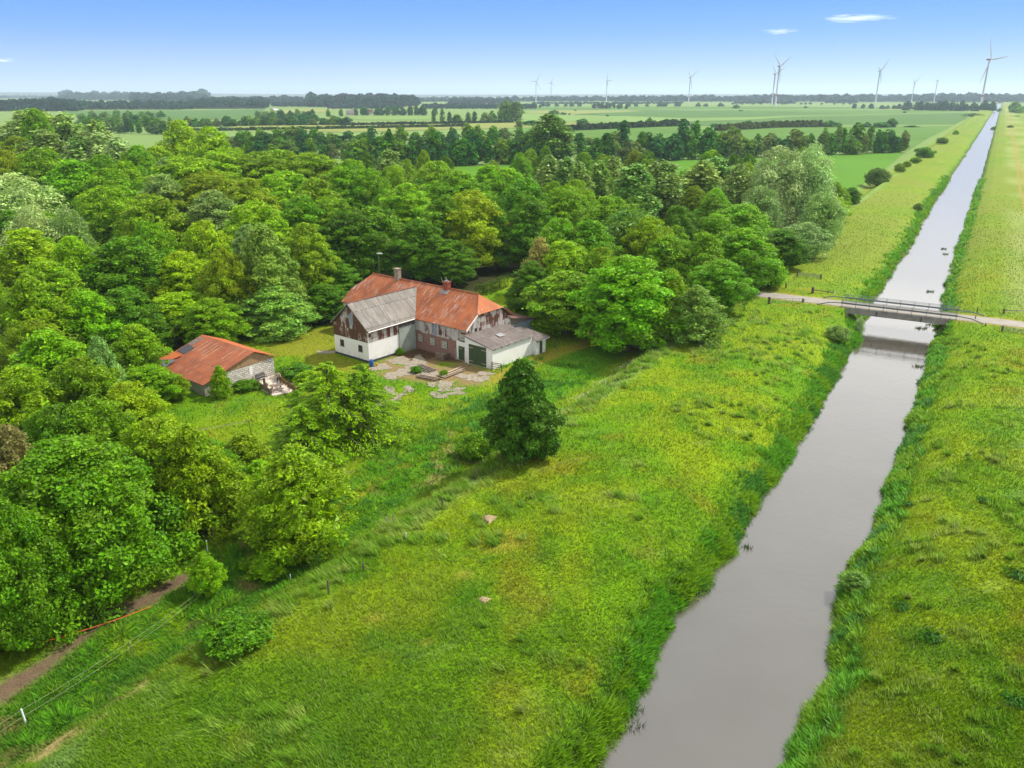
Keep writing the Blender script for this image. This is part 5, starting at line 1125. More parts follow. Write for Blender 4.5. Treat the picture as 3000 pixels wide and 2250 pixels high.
# ------------------------------------------------------------------ yard
sheet_rng = np.random.default_rng(5)
def blob(px, py, rx, ry, z, n=48, rough=.42):
    out = []; ph = sheet_rng.random(6) * 6.28
    for k in range(n):
        t = 2 * PI * k / n; q = 1 + rough * (math.sin(2 * t + ph[0]) * .5 + math.sin(3 * t + ph[1]) * .4 + math.sin(5 * t + ph[2]) * .3 + math.sin(9 * t + ph[3]) * .22 + math.sin(17 * t + ph[4]) * .2)
        p = at(px + rx * q * math.cos(t), py + ry * q * math.sin(t)); out.append((p[0], p[1]))
    return out
mb = MB()
for k, (px, py, rx, ry) in enumerate([(1172, 1058, 34, 8), (1116, 1076, 22, 9), (1178, 1092, 27, 10), (1138, 1100, 12, 5), (1149, 1108, 16, 4), (1225, 1063, 26, 12), (1259, 1094, 30, 8), (1365, 1102, 24, 6), (1392, 1112, 22, 6), (1418, 1108, 14, 6), (1266, 1127, 14, 5), (1302, 1130, 21, 11), (1331, 1141, 24, 5), (1275, 1154, 17, 4), (1335, 1153, 26, 4), (1292, 1162, 20, 4), (1198, 1141, 15, 7), (1142, 1143, 10, 11), (1158, 1163, 16, 9), (1181, 1155, 8, 4), (1110, 1182, 20, 6), (1240, 1098, 14, 4), (1420, 1095, 18, 5), (960, 1032, 26, 4), (1205, 1075, 16, 4)]):
    pl = blob(px, py, rx * 1.18, ry * 1.2, 0); zt = .035 + .004 * (k % 6) + float(ground_z(np.array([pl[0][0]]), np.array([pl[0][1]]))[0])
    if sum(pl[i][0] * pl[(i + 1) % len(pl)][1] - pl[(i + 1) % len(pl)][0] * pl[i][1] for i in range(len(pl))) < 0: pl = pl[::-1]
    mb.prism(pl, zt - .2, zt)
tag(mb.build('pavement', 'sandy_concrete'), kind='structure')
tag(MB().prism([yard(-5.76, -15.1), yard(.5, -16.15), yard(1.2, -14.2), yard(.9, -11.9), yard(-5.76, -11.5)], -.2, .11).build('patio', 'slab_concrete'), kind='structure')
# blue barrel and canister
p = yz(1.3, -.75, 0); br = tag(empty('barrel', p), 'blue plastic barrel at the white wing corner', 'barrel')
mb = MB(); mb.smooth = True; mb.lathe([(.26, 0), (.29, .05), (.29, .28), (.31, .31), (.29, .34), (.29, .6), (.31, .63), (.29, .66), (.29, .88), (.26, .93)], 20); mb.build('drum', 'blue_plastic', br)
mb = MB(); mb.lathe([(.27, .93), (.27, .955), (.24, .955), (.24, .94)], 20); mb.build('rim', 'blue_plastic', br)
cn_ = tag(empty('canister', yz(1.75, -.2, 0)), 'yellow canister behind the blue barrel', 'canister')
MB().box(-.16, -.1, 0, .16, .1, .42).build('body', 'yellow_plastic', cn_, bevel=.03); MB().box(-.06, -.02, .42, .06, .02, .5).build('handle', 'yellow_plastic', cn_)
# crate-like stack of weathered pallets by the brick wall
def pallet(mb, x, y, z, sx, sy):
    for k in range(6): w = sx / 6; mb.box(x + w * k + .02, y, z + .11, x + w * (k + 1) - .02, y + sy, z + .14)
    for f in (0, .45, .9): mb.box(x, y + sy * f, z, x + sx, y + sy * f + .1 * sy, z + .11)
for k in range(5):
    p = yz(6.25, 8.0, .02 + .148 * k); t = tag(empty('pallet', p, BT + .12 * math.sin(k * 2.1)), ['weathered wooden pallet lowest of the stack by the brick wall', 'weathered pallet second from the bottom by the brick wall', 'weathered pallet in the middle of the stack by the brick wall', 'weathered pallet second from the top by the brick wall', 'weathered pallet topmost of the stack by the brick wall'][k], 'pallet', 'pallets stacked by the brick wall')
    mb = MB(); [mb.box(-.8 + .27 * i, -.6, .11, -.8 + .27 * i + .22, .6, .14) for i in range(6)]; mb.build('deck_boards', 'weathered_wood', t)
    mb = MB(); [mb.box(-.8, -.6 + f, 0, .8, -.5 + f, .11) for f in (0, .55, 1.1)]; mb.build('bearers', 'weathered_wood', t)
# stacks of old boards
def board(a0, b0, a1, b1, z, w, h, mat, label, group):
    L_ = math.hypot(a1 - a0, b1 - b0); an = math.atan2(b1 - b0, a1 - a0); x, y, zz_ = yz((a0 + a1) / 2, (b0 + b1) / 2, z)
    o = MB().box(-L_ / 2, -w / 2, 0, L_ / 2, w / 2, h).build('board', mat, None, (x, y, zz_), BT + an); tag(o, label, 'board', group)
brng = random.Random(3)
for k in range(8): board(6.4 + brng.uniform(-.3, .2), 3.9 - .2 * k, 9.5 + brng.uniform(-.5, .3), 3.5 - .2 * k, .05 + .14 * (k % 2), .17, .09, 'grey_wood' if k % 3 else 'weathered_wood', 'old grey board in the stack nearest the sliding door', 'boards in the stack nearest the sliding door')
for k in range(6): board(9.4 + brng.uniform(-.5, .2), .75 - .18 * k, 12.5 + brng.uniform(-.4, .2), 1.3 - .2 * k, .05 + .13 * (k % 2), .17, .09, 'weathered_wood' if k % 2 else 'grey_wood', 'dark old board in the front stack of the yard', 'boards in the front stack')
for k in range(6): board(11.3 + .26 * k, 1.9 + brng.uniform(-.3, .2), 11.0 + .30 * k, 6.2 + brng.uniform(-.5, .3), .06 + .1 * (k % 2), .18, .07, 'pale_wood' if k % 3 != 2 else 'weathered_wood', 'pale board lying towards the green doors', 'pale boards lying towards the green doors')
# wooden gate by the garage
gt = tag(empty('wooden_gate', yz(15.15, 8.25), BT + .25), 'small grey field gate at the garage corner', 'gate')
MB().box(0, -.05, -.1, .12, .05, 1.25).build('post', 'post_wood', gt); MB().box(1.45, -.05, -.1, 1.57, .05, .95).build('post', 'post_wood', gt)
for z in (.25, .55, .85, 1.08): MB().box(.12, -.025, z, 1.45, .025, z + .09).build('rail', 'grey_wood', gt)
tag(MB().tube([(0, 0, -.1), (0, 0, 1.55)], .035, 7).build('iron_pole', 'dull_steel', None, yz(10.3, 8.2)), 'thin iron pole standing between the two green doors', 'pole')
tag(MB().lathe([(.05, 0), (.16, .05), (.2, .16), (.14, .27), (.04, .3)], 12).build('stone', 'concrete', None, yz(11.3, 7.9)), 'pale round stone before the green garage doors', 'stone')
# patio things
bn = tag(empty('bench', yz(-5.25, -13.75, .11), BT + PI / 2), 'black metal bench against the white block gable', 'bench')
for x in (-.68, .68):
    mb = MB(); mb.tube([(x, -.28, 0), (x, -.22, .42), (x, .22, .42), (x, .30, .9)], .03, 6); mb.tube([(x, .2, 0), (x, .22, .42)], .03, 6); mb.tube([(x, -.26, .42), (x, -.22, .62), (x, .24, .64)], .025, 6); mb.build('end_frame', 'black_metal', bn)
mb = MB(); [mb.box(-.7, -.24 + .1 * k, .43, .7, -.17 + .1 * k, .46) for k in range(5)]; mb.build('seat', 'black_metal', bn)
mb = MB(); [mb.box(-.7, .245 + .02 * k, .52 + .1 * k, .7, .27 + .02 * k, .59 + .1 * k) for k in range(4)]; mb.build('backrest', 'black_metal', bn)
pt_ = tag(empty('picnic_table', yz(-.55, -14.75, .11), BT + 1.15), 'brown wooden picnic table on the white patio', 'picnic table')
mb = MB(); [mb.box(-.75, -.36 + .145 * k, .70, .75, -.23 + .145 * k, .745) for k in range(5)]; mb.build('tabletop', 'weathered_wood', pt_)
for s in (-1, 1):
    mb = MB(); [mb.box(-.75, s * .72 - .13 + .135 * k, .43, .75, s * .72 - .01 + .135 * k, .47) for k in range(2)]; mb.build('seat', 'weathered_wood', pt_)
for x in (-.5, .5):
    MB().box(x - .03, -.8, .36, x + .03, .8, .43).build('crossbar', 'weathered_wood', pt_)
    for s in (-1, 1): mb = MB(); mb.slab([(x - .03, s * .62, 0), (x + .03, s * .62, 0), (x + .03, s * .2, .70), (x - .03, s * .2, .70)], .08); fixn(mb.build('leg', 'weathered_wood', pt_))
fn = tag(empty('patio_fence', yz(-5.25, -15.05), BT + math.atan2(-1.05, 5.4)), 'low weathered board fence along the patio', 'fence')
mb = MB(); [mb.box(.14 * k, -.012, .02, .14 * k + .12, .012, .78 + .04 * ((k * 7) % 3)) for k in range(39)]; mb.build('boards', 'weathered_wood', fn)
MB().box(-.02, .012, .55, 5.45, .06, .63).build('rail', 'weathered_wood', fn)
for x in (0, 1.8, 3.6, 5.4): MB().box(x - .05, .06, -.1, x + .05, .16, .95).build('post', 'post_wood', fn)
tag(MB().lathe([(.17, 0), (.16, .5), (.17, 1.05), (.12, 1.08)], 12).build('wooden_post', 'post_wood', None, yz(-3.1, -14.75, .11)), 'thick round wooden post beside the patio fence', 'post')
po = tag(empty('flower_pot', yz(-2.55, -14.85, .11)), 'flower pot with plant beside the thick post', 'flower pot')
MB().lathe([(.13, 0), (.19, .3), (.21, .32), (.18, .33)], 14).build('pot', 'terracotta', po)
c = rng.normal(size=(160, 3)) * np.array([.12, .12, .1]) + np.array([0, 0, .43]); v, f = leaf_quads(c, rand_unit(160), rng.uniform(.06, .12, 160)); q = rng.random(160)
o = link('foliage', npmesh('foliage', v, f, ['leaf'], attrs={'v': np.repeat(q, 4), 'h': np.repeat(q, 4)}), po); o.color = (*(lin(COL['MG']) * .5), 1)
# dry vine over a low railing
rl = tag(empty('vine_railing', (0, 0, 0)), 'low railing buried under a dry brown vine at the patio', 'railing')
P0 = at(720 + 1190 * 180 / 2133, 1040 + 760 * 180 / 2133, 1.15); P1 = at(720 + 1480 * 180 / 2133, 1040 + 1000 * 180 / 2133, 1.1); Pm = at(720 + 1720 * 180 / 2133, 1040 + 1130 * 180 / 2133, 1.2)
pts = [Vector(P0), Vector(P1), Vector(Pm)]
mb = MB(); mb.tube(pts, .04, 6); mb.build('handrail', 'post_wood', rl)
for p in pts: mb = MB(); mb.tube([(p.x, p.y, -.1), (p.x, p.y, p.z + .03)], .05, 6); mb.build('post', 'post_wood', rl)
n = 2600; t = rng.random(n) * 1.35; pa = []
for q in t:
    if q < .5: b_ = pts[0].lerp(pts[1], q / .5)
    elif q < 1: b_ = pts[1].lerp(pts[2], (q - .5) / .5)
    else: b_ = Vector((pts[2].x, pts[2].y, pts[2].z * (1 - (q - 1) / .35)))
    pa.append((b_.x + rng.normal() * .13, b_.y + rng.normal() * .13, max(.03, b_.z - abs(rng.normal()) * .28 + .1)))
v, f = leaf_quads(np.array(pa), rand_unit(n), rng.uniform(.07, .17, n), .6); q = rng.random(n)
o = link('vine', npmesh('vine', v, f, ['leaf'], attrs={'v': np.repeat(q, 4), 'h': np.repeat(1 - q, 4)}), rl); o.color = (*(lin((150, 128, 84)) * .5), 1)

# ------------------------------------------------------------------ person: one skinned body, clothes and hair on it
pe = tag(empty('person', yz(-2.4, -13.1, .11), BT + 1.0), 'person in dark jeans and pale top standing on the white patio', 'person')
def skin_body(name, joints, bones, mat, parent, root=0, sub=2):
    me = bpy.data.meshes.new(name); names = list(joints); me.from_pydata([joints[k][0] for k in names], [(names.index(a), names.index(b)) for a, b in bones], [])
    me.materials.append(MATS[mat]); o = bpy.data.objects.new(name, me); C.objects.link(o); o.parent = parent
    sk = o.modifiers.new('skin', 'SKIN'); sk.use_smooth_shade = True
    if not me.skin_vertices: me.skin_vertices.new()
    for i, k in enumerate(names):
        r = joints[k][1]; me.skin_vertices[0].data[i].radius = r if hasattr(r, '__len__') else (r, r); me.skin_vertices[0].data[i].use_root = (i == root)
    ss = o.modifiers.new('subdivision', 'SUBSURF'); ss.levels = sub; ss.render_levels = sub
    return o
J = {'pelvis': ((0, 0, .93), (.155, .11)), 'waist': ((0, .01, 1.08), (.13, .095)), 'chest': ((0, .0, 1.28), (.165, .11)), 'neck0': ((0, .0, 1.43), .065), 'neck': ((0, -.01, 1.50), .05), 'jaw': ((0, -.035, 1.56), .068), 'head': ((0, -.02, 1.64), .088), 'crown_top': ((0, .0, 1.71), .06)}
Bn = [('pelvis', 'waist'), ('waist', 'chest'), ('chest', 'neck0'), ('neck0', 'neck'), ('neck', 'jaw'), ('jaw', 'head'), ('head', 'crown_top')]
for s, sd_ in ((-1, 'l'), (1, 'r')):
    J.update({'hip' + sd_: ((s * .10, 0, .87), .095), 'knee' + sd_: ((s * .17, -.03, .49), .058), 'ankle' + sd_: ((s * .23, .02, .09), .04), 'toe' + sd_: ((s * .26, -.14, .04), .035)})
    Bn += [('pelvis', 'hip' + sd_), ('hip' + sd_, 'knee' + sd_), ('knee' + sd_, 'ankle' + sd_), ('ankle' + sd_, 'toe' + sd_)]
    el_, wr, hd = ((-.36, -.08, 1.18), (-.58, -.16, 1.10), (-.65, -.19, 1.07)) if s < 0 else ((.30, -.05, 1.16), (.28, -.28, 1.12), (.27, -.36, 1.11))
    J.update({'sh' + sd_: ((s * .19, 0, 1.38), .058), 'el' + sd_: (el_, .042), 'wr' + sd_: (wr, .027), 'palm' + sd_: (hd, (.04, .02))})
    Bn += [('chest', 'sh' + sd_), ('sh' + sd_, 'el' + sd_), ('el' + sd_, 'wr' + sd_), ('wr' + sd_, 'palm' + sd_)]
    w_ = Vector(wr); h_ = Vector(hd); dd = (h_ - w_).normalized(); side = dd.cross(Vector((0, 0, 1))).normalized()
    for k, ln in enumerate((.075, .085, .08, .065)):
        a_ = h_ + side * (.03 - .02 * k) + dd * .03; b_ = a_ + dd * ln * .5 + Vector((0, 0, -.008)); c_ = b_ + dd * ln * .4 + Vector((0, 0, -.03))
        J.update({f'f{k}a' + sd_: (tuple(a_), .009), f'f{k}b' + sd_: (tuple(b_), .0085), f'f{k}c' + sd_: (tuple(c_), .008)}); Bn += [('palm' + sd_, f'f{k}a' + sd_), (f'f{k}a' + sd_, f'f{k}b' + sd_), (f'f{k}b' + sd_, f'f{k}c' + sd_)]
    a_ = w_ + dd * .03 + side * .04; b_ = a_ + dd * .04 + side * .02
    J.update({'t0' + sd_: (tuple(a_), .011), 't1' + sd_: (tuple(b_), .009)}); Bn += [('wr' + sd_, 't0' + sd_), ('t0' + sd_, 't1' + sd_)]
skin_body('body', J, Bn, 'skin', pe)
def sub(keys, grow, mat, name, root):
    jj = {k: (J[k][0], tuple(np.array(J[k][1]) + grow) if hasattr(J[k][1], '__len__') else J[k][1] + grow) for k in keys}
    return skin_body(name, jj, [b for b in Bn if b[0] in jj and b[1] in jj], mat, pe, keys.index(root))
sub(['pelvis', 'hipl', 'hipr', 'kneel', 'kneer', 'anklel', 'ankler'], .014, 'denim', 'jeans', 'pelvis')
sub(['pelvis', 'waist', 'chest', 'neck0', 'shl', 'shr', 'ell', 'elr'], .018, 'beige_cloth', 'pale_top', 'waist')
for s, sd_ in ((-1, 'l'), (1, 'r')):
    a_, b_ = Vector(J['ankle' + sd_][0]), Vector(J['toe' + sd_][0]); mb = MB(); mb.smooth = True; mb.tube([a_ + Vector((0, .05, -.04)), a_ + Vector((0, 0, -.035)), b_ + Vector((0, 0, .005)), b_ + Vector((.01, -.05, -.005))], [.035, .052, .047, .02], 8); mb.build('shoe', 'shoe', pe)
n = 900; d = rand_unit(n); d[:, 2] = np.abs(d[:, 2]) * 1.1 - .45; kp = ~((d[:, 1] < -.35) & (d[:, 2] < .45)); d = d[kp]; n = len(d)
c = d * np.array([.14, .14, .17]) + np.array([0, .005, 1.63]); low = d[:, 2] < 0; c[low] += np.array([0, .05, -.08])
v, f = leaf_quads(c, nrmz(d + .5 * rng.normal(size=(n, 3))), rng.uniform(.03, .07, n), .7); link('hair', npmesh('hair', v, f, ['brown_hair']), pe)
for s in (-1, 1): mb = MB(); mb.smooth = True; mb.lathe([(.002, -.011), (.009, -.006), (.011, 0), (.009, .006), (.002, .011)], 8); mb.build('eye', 'dark_gap', pe, (s * .033, -.112, 1.63))
mb = MB(); mb.smooth = True; mb.tube([(0, -.108, 1.635), (0, -.128, 1.60), (0, -.110, 1.59)], [.008, .014, .01], 6); mb.build('nose', 'skin', pe)
mb = MB(); mb.tube([(-.024, -.102, 1.558), (0, -.108, 1.556), (.024, -.102, 1.558)], [.004, .007, .004], 5); mb.build('mouth', 'old_red_frame', pe)
hb = MB().box(-.1, -.06, -.02, .1, .06, .025).build('remote_control', 'black_metal', None, tuple(Vector(yz(-2.4, -13.1, .11)) + Vector((0, 0, 1.075)) + Vector((math.cos(BT + 1) * .27 + math.sin(BT + 1) * .42, math.sin(BT + 1) * .27 - math.cos(BT + 1) * .42, 0))), BT + 1); tag(hb, 'small dark box held by the person on the patio', 'box')

# ------------------------------------------------------------------ clipped hedge behind the barn
HL, HM, HR_ = at(1345, 868), at(1425, 866), at(1470, 842)
hp = [at(1330, 850), at(1395, 866), at(1424, 863), at(1480, 838)]
V, Fc = [], []; off = 0; c_, n_ = [], []
for (p, q) in zip(hp[1:-1], hp[2:]):
    L_ = np.linalg.norm(q - p); nn = int(L_ * 420); t = rng.random(nn); base = p + (q - p) * t[:, None]; dr = (q - p) / L_; sd2 = np.array([-dr[1], dr[0], 0])
    w = rng.uniform(-1, 1, nn); z = rng.random(nn) * 1.9; top = rng.random(nn) < .45
    pos = base + sd2 * np.where(top, w * .75, np.sign(w) * .75)[:, None]; pos[:, 2] = np.where(top, 1.9, z); c_.append(pos); n_.append(np.where(top[:, None], [[0, 0, 1.]], sd2[None] * np.sign(w)[:, None]))
c_ = np.concatenate(c_) + rng.normal(size=(sum(map(len, c_)), 3)) * .06; n_ = nrmz(np.concatenate(n_) + .5 * rng.normal(size=c_.shape)); v, f = leaf_quads(c_, n_, rng.uniform(.12, .26, len(c_)), .7); q = rng.random(len(c_))
o = link('hedge', npmesh('hedge', v, f, ['leaf'], attrs={'v': np.repeat(q, 4), 'h': np.repeat(q, 4)})); o.color = (*(lin((100, 128, 36)) * .5), 1); tag(o, 'clipped garden hedge behind the barn roof', 'hedge')

# ------------------------------------------------------------------ bridge
bx, by = fromUV(ROAD_U, -9); BR_ = math.atan2(-UX, UY)  # local x along V, y along U
br_ = tag(empty('bridge', (bx, by, 0), BR_), 'flat concrete road bridge with steel railings over the canal', 'bridge')
MB().box(-8.6, -2.25, 1.46, 8.6, 2.25, 1.80).build('deck', 'girder', br_)
MB().box(-8.58, -1.95, 1.805, 8.58, 1.95, 1.84).build('road_surface', 'road', br_)
for y in (-1.9, 1.9): MB().box(-8.2, y - .28, .72, 8.2, y + .28, 1.462).build('girder', 'girder', br_)
for s in (-1, 1):
    MB().box(min(s * 7.3, s * 8.7), -2.3, -2.2, max(s * 7.3, s * 8.7), 2.3, .72).build('abutment', 'concrete', br_)
    for y in (-1, 1): mb = MB(); mb.slab([(s * 8.6, y * 2.3, 1.5), (s * 8.6, y * 2.3, -1.0), (s * 11.2, y * 4.3, .6), (s * 11.2, y * 4.3, 1.4)], .25); fixn(mb.build('wing_wall', 'concrete', br_))
for y in (-1, 1):
    rl_ = MB().box(-8.6, y * 2.12 - .04, 2.22, 8.6, y * 2.12 + .04, 2.50).build('guard_beam', 'bridge_beam', br_)
    for x in np.linspace(-8.4, 8.4, 9): MB().box(x - .035, y * 2.24 - .035, 1.3, x + .035, y * 2.24 + .035, 2.92).build('railing_post', 'bridge_beam', br_)
    for z in (2.64, 2.78, 2.92): mb = MB(); mb.tube([(-8.6, y * 2.24, z), (8.6, y * 2.24, z)], .025, 6); mb.build('rail', 'galvanised', br_)
    for s in (-1, 1): mb = MB(); mb.tube([(s * 8.6, y * 2.12, 2.36), (s * 10.5, y * 2.35, 2.25), (s * 12.2, y * 2.9, 1.8)], .09, 6); mb.build('ramped_beam', 'bridge_beam', br_)
for x in (-3.0, 3.6): mb = MB(); mb.tube([(x, -2.27, 1.5), (x, -2.27, .75)], .06, 7); mb.build('drain_pipe', 'drain_blue', br_)
# posts, gates and rails round the bridge
def gpt(px, py, z0=1.6):
    p = at(px, py, z0)
    for _ in range(8): p = at(px, py, float(ground_z(np.array([p[0]]), np.array([p[1]]))[0]))
    return p
def post(px, py, hpx, r, label, mat='post_wood', name='fence_post', group=None, sq=False, lean=(0, 0)):
    p = gpt(px, py); h = hpx / F * depth_of(p) / .94; mb = MB()
    if sq: mb.box(-r, -r, -.3, r, r, h)
    else: mb.tube([(0, 0, -.3), (lean[0] * h, lean[1] * h, h)], [r, r * .92], 8)
    o = mb.build(name, mat, None, tuple(p)); tag(o, label, 'post', group); return p, h
post(2252, 890, 19, .17, 'thick dark wooden post at the road before the bridge', sq=True); post(2352, 886, 11, .16, 'blue grey post ending the low gate by the road', 'bridge_beam', sq=True)
post(2430, 886, 14, .05, 'thin white marker post beside the road', 'plastic_white'); post(2302, 844, 14, .14, 'wooden post alone on the far side of the road')
post(2380, 859, 17, .18, 'stout dark post at the end of the low rail', sq=True); post(2425, 859, 8, .08, 'short post in the middle of the low rail'); post(2445, 864, 12, .06, 'thin pale post at the bridge end of the low rail', 'plastic_white')
post(2862, 916, 14, .10, 'slim dark post beyond the bridge on the right'); post(2856, 936, 11, .08, 'slim leaning post at the right bridge end', lean=(.1, 0)); post(2887, 955, 8, .1, 'short post in the grass right of the bridge')
def bars(px0, py0, px1, py1, hpx, nrail, label, name='field_gate', posts=True, mat='galvanised', r=.03, z0f=.25, verts=0, single=None):
    a, b = gpt(px0, py0), gpt(px1, py1); h = hpx / F * depth_of(a) / .94; g = tag(empty(name, tuple(a)), label, 'gate' if 'gate' in name else 'rail'); q = b - a
    for z in ([single] if single else np.linspace(z0f, 1, nrail)): mb = MB(); mb.tube([(0, 0, h * z), (q[0], q[1], q[2] + h * z)], r, 6); mb.build('bar', mat, g)
    for k in range(verts): t = (k + .5) / verts; mb = MB(); mb.tube([(q[0] * t, q[1] * t, q[2] * t + h * .2), (q[0] * t, q[1] * t, q[2] * t + h)], r * .8, 5); mb.build('upright', mat, g)
    if posts:
        for p in (np.zeros(3), q): MB().box(-.11, -.11, -.3, .11, .11, h * 1.1).build('post', 'post_wood', g, tuple(p))
bars(2335, 810, 2404, 818, 12.5, 6, 'silver barred field gate on the slope beyond the road')
bars(2254, 888, 2350, 886, 12, 2, 'low wire gate along the road before the bridge', posts=False, verts=5, r=.025)
bars(2380, 856, 2442, 864, 8, 1, 'low wooden rail between stout post and bridge', 'guard_rail', False, 'post_wood', .09, single=.85)
bars(2940, 919, 3060, 925, 13, 1, 'long single bar barrier right of the bridge', 'barrier_gate', True, 'galvanised', .07, single=.8)
bars(2935, 970, 3060, 992, 14, 4, 'grey gate at the right edge below the road')
# fence along the foot of the dike
FG = 'posts along the foot of the dike'
for px, py, h, m_, lab in [(1393, 1404, 27, 'post_wood', 'wooden post just left of the lone maple'), (1296, 1488, 33, 'post_wood', 'tall thin post second left of the lone maple'), (1190, 1578, 20, 'plastic_white', 'pale plastic post third left of the lone maple'), (1065, 1672, 26, 'post_wood', 'brown post in the grass right of the feathery birch'), (963, 1740, 44, 'post_wood', 'tall brown post in front of the feathery birch'), (852, 1701, 20, 'plastic_white', 'white capped post under the feathery birch'),
        (1640, 1223, 25, 'post_wood', 'wooden post right of the lone maple by the white flowers'), (1710, 1176, 20, 'plastic_white', 'thin pale post by the white flowers'), (1774, 1131, 18, 'plastic_white', 'pale post near the bare patch under the bright maple'), (1831, 1094, 20, 'post_wood', 'wooden post at the bare patch under the bright maple'), (1576, 1126, 30, 'post_wood', 'post behind the top of the lone maple'), (1626, 1018, 27, 'post_wood', 'tall post right of the outhouse')]:
    post(px, py, h, .075 if m_ == 'post_wood' else .04, lab, m_, group=FG)
p, h = post(624, 1580, 36, .2, 'thick split gatepost in the shade by the birch', name='gate_post')
p2, h2 = post(609, 1618, 38, .05, 'thin gate pole with orange grip by the young sapling', 'plastic_white', name='gate_pole')
# wire fence bottom left
wp = [post(78, 2122, 50, .05, 'white plastic post of the wire fence at the left edge', 'plastic_white', group='posts of the wire fence', lean=(-.12, .05)), post(388, 1916, 42, .035, 'middle grey post of the wire fence', 'galvanised', group='posts of the wire fence', lean=(-.1, 0)), post(602, 1748, 30, .06, 'dark end post of the wire fence below the sapling', group='posts of the wire fence')]
wf_ = tag(empty('fence_wire', tuple(wp[0][0])), 'two pale wires of the fence along the grassy lane', 'wire')
b0 = wp[0][0]
p_out = gpt(-260, 2330)
for f in (.55, .95):
    q = [Vector(p_out - b0) + Vector((0, 0, f * wp[0][1]))] + [Vector(p - b0) + Vector((l[0] * h * f, l[1] * h * f, h * f)) for (p, h), l in zip(wp, ((-.12, .05), (-.1, 0), (0, 0)))]
    pts = []
    for a, b in zip(q[:-1], q[1:]):
        for t in np.linspace(0, 1, 8)[: -1]: pts.append(a.lerp(b, t) + Vector((0, 0, -.12 * 4 * t * (1 - t))))
    pts.append(q[-1]); mb = MB(); mb.tube(pts, .010, 5); mb.build('wire', 'wire_pale', wf_)
a = gpt(100, 1912); b = gpt(445, 1800); a[2] += .65; b[2] += .65
mb = MB(); mb.tube([Vector(a).lerp(Vector(b), t) + Vector((0, 0, -.35 * 4 * t * (1 - t) * .5)) for t in np.linspace(0, 1, 14)], .028, 6); tag(mb.build('rope', 'rope_orange'), 'orange rope stretched low under the big round tree', 'rope')
# washing line, trellis, molehills, branches
p = gpt(739, 1283); wl2 = tag(empty('washing_line', tuple(p)), 'rusty washing line pole in the garden below the patio', 'washing line')
MB().tube([(0, 0, -.2), (-.15, 0, 2.0)], .035, 7).build('pole', 'rust_lean', wl2); mb = MB(); mb.tube([(-.55, -.1, 2.0), (.25, .1, 2.0)], .03, 6); mb.build('crossbar', 'rust_lean', wl2)
for s in (-.5, -.1, .2): mb = MB(); mb.tube([(s, 0, 2.0), (s - 3.2, -1.2, 1.75), (s - 5, -2, 1.8)], .012, 4); mb.build('line', 'wire_pale', wl2)
a, b = gpt(1103, 1314), gpt(1150, 1288); q = b - a; tr = tag(empty('ladder', tuple(a + np.array([0, 0, .25]))), 'pale wooden ladder lying in the grass by the larches', 'ladder'); dv = Vector(q).normalized(); sv = Vector((-dv.y, dv.x, 0)) * .22
for s in (-1, 1): mb = MB(); mb.tube([sv * s, Vector(q) + sv * s + Vector((0, 0, .35))], .035, 5); mb.build('stile', 'pale_wood', tr)
for k in range(9): t = (k + .5) / 9; mb = MB(); c0 = Vector(q) * t + Vector((0, 0, .35 * t)); mb.tube([c0 - sv, c0 + sv], .022, 5); mb.build('rung', 'pale_wood', tr)
for px, py, r, lab in ((1435, 1520, .62, 'large pale sandy molehill on the dike crest'), (1420, 1758, .42, 'small pale molehill on the dike near the canal side'), (2205, 1600, .0, '')):
    if not r: continue
    p = gpt(px, py); mb = MB(); mb.smooth = True; k = 18; vs = []
    for i, (rr, zz_) in enumerate(((1.0, -.05), (.8, .12), (.5, .22), (.2, .27), (.02, .28))):
        for j in range(k): t = 2 * PI * j / k; w = rr * r * (1 + .22 * math.sin(3 * t + i) + .12 * math.sin(7 * t)); vs.append((w * math.cos(t), w * math.sin(t), zz_ * r * 1.3))
    mb.add(vs, [(i * k + j, i * k + (j + 1) % k, (i + 1) * k + (j + 1) % k, (i + 1) * k + j) for i in range(4) for j in range(k)]); tag(mb.build('molehill', 'soil', None, tuple(p)), lab, 'molehill')
p = gpt(1150, 1545); mb = MB(); br2 = random.Random(8)
for k in range(9): d0 = Vector((br2.uniform(-1, 1), br2.uniform(-1, 1), br2.uniform(.2, .9))); mb.tube([(0, 0, 0), d0 * .7, d0 * 1.4 + Vector((br2.uniform(-.3, .3), br2.uniform(-.3, .3), .1))], [.05, .03, .012], 5)
tag(mb.build('dead_branches', 'grey_wood', None, tuple(p)), 'bare grey branches lying in the grass by the dike', 'branches')
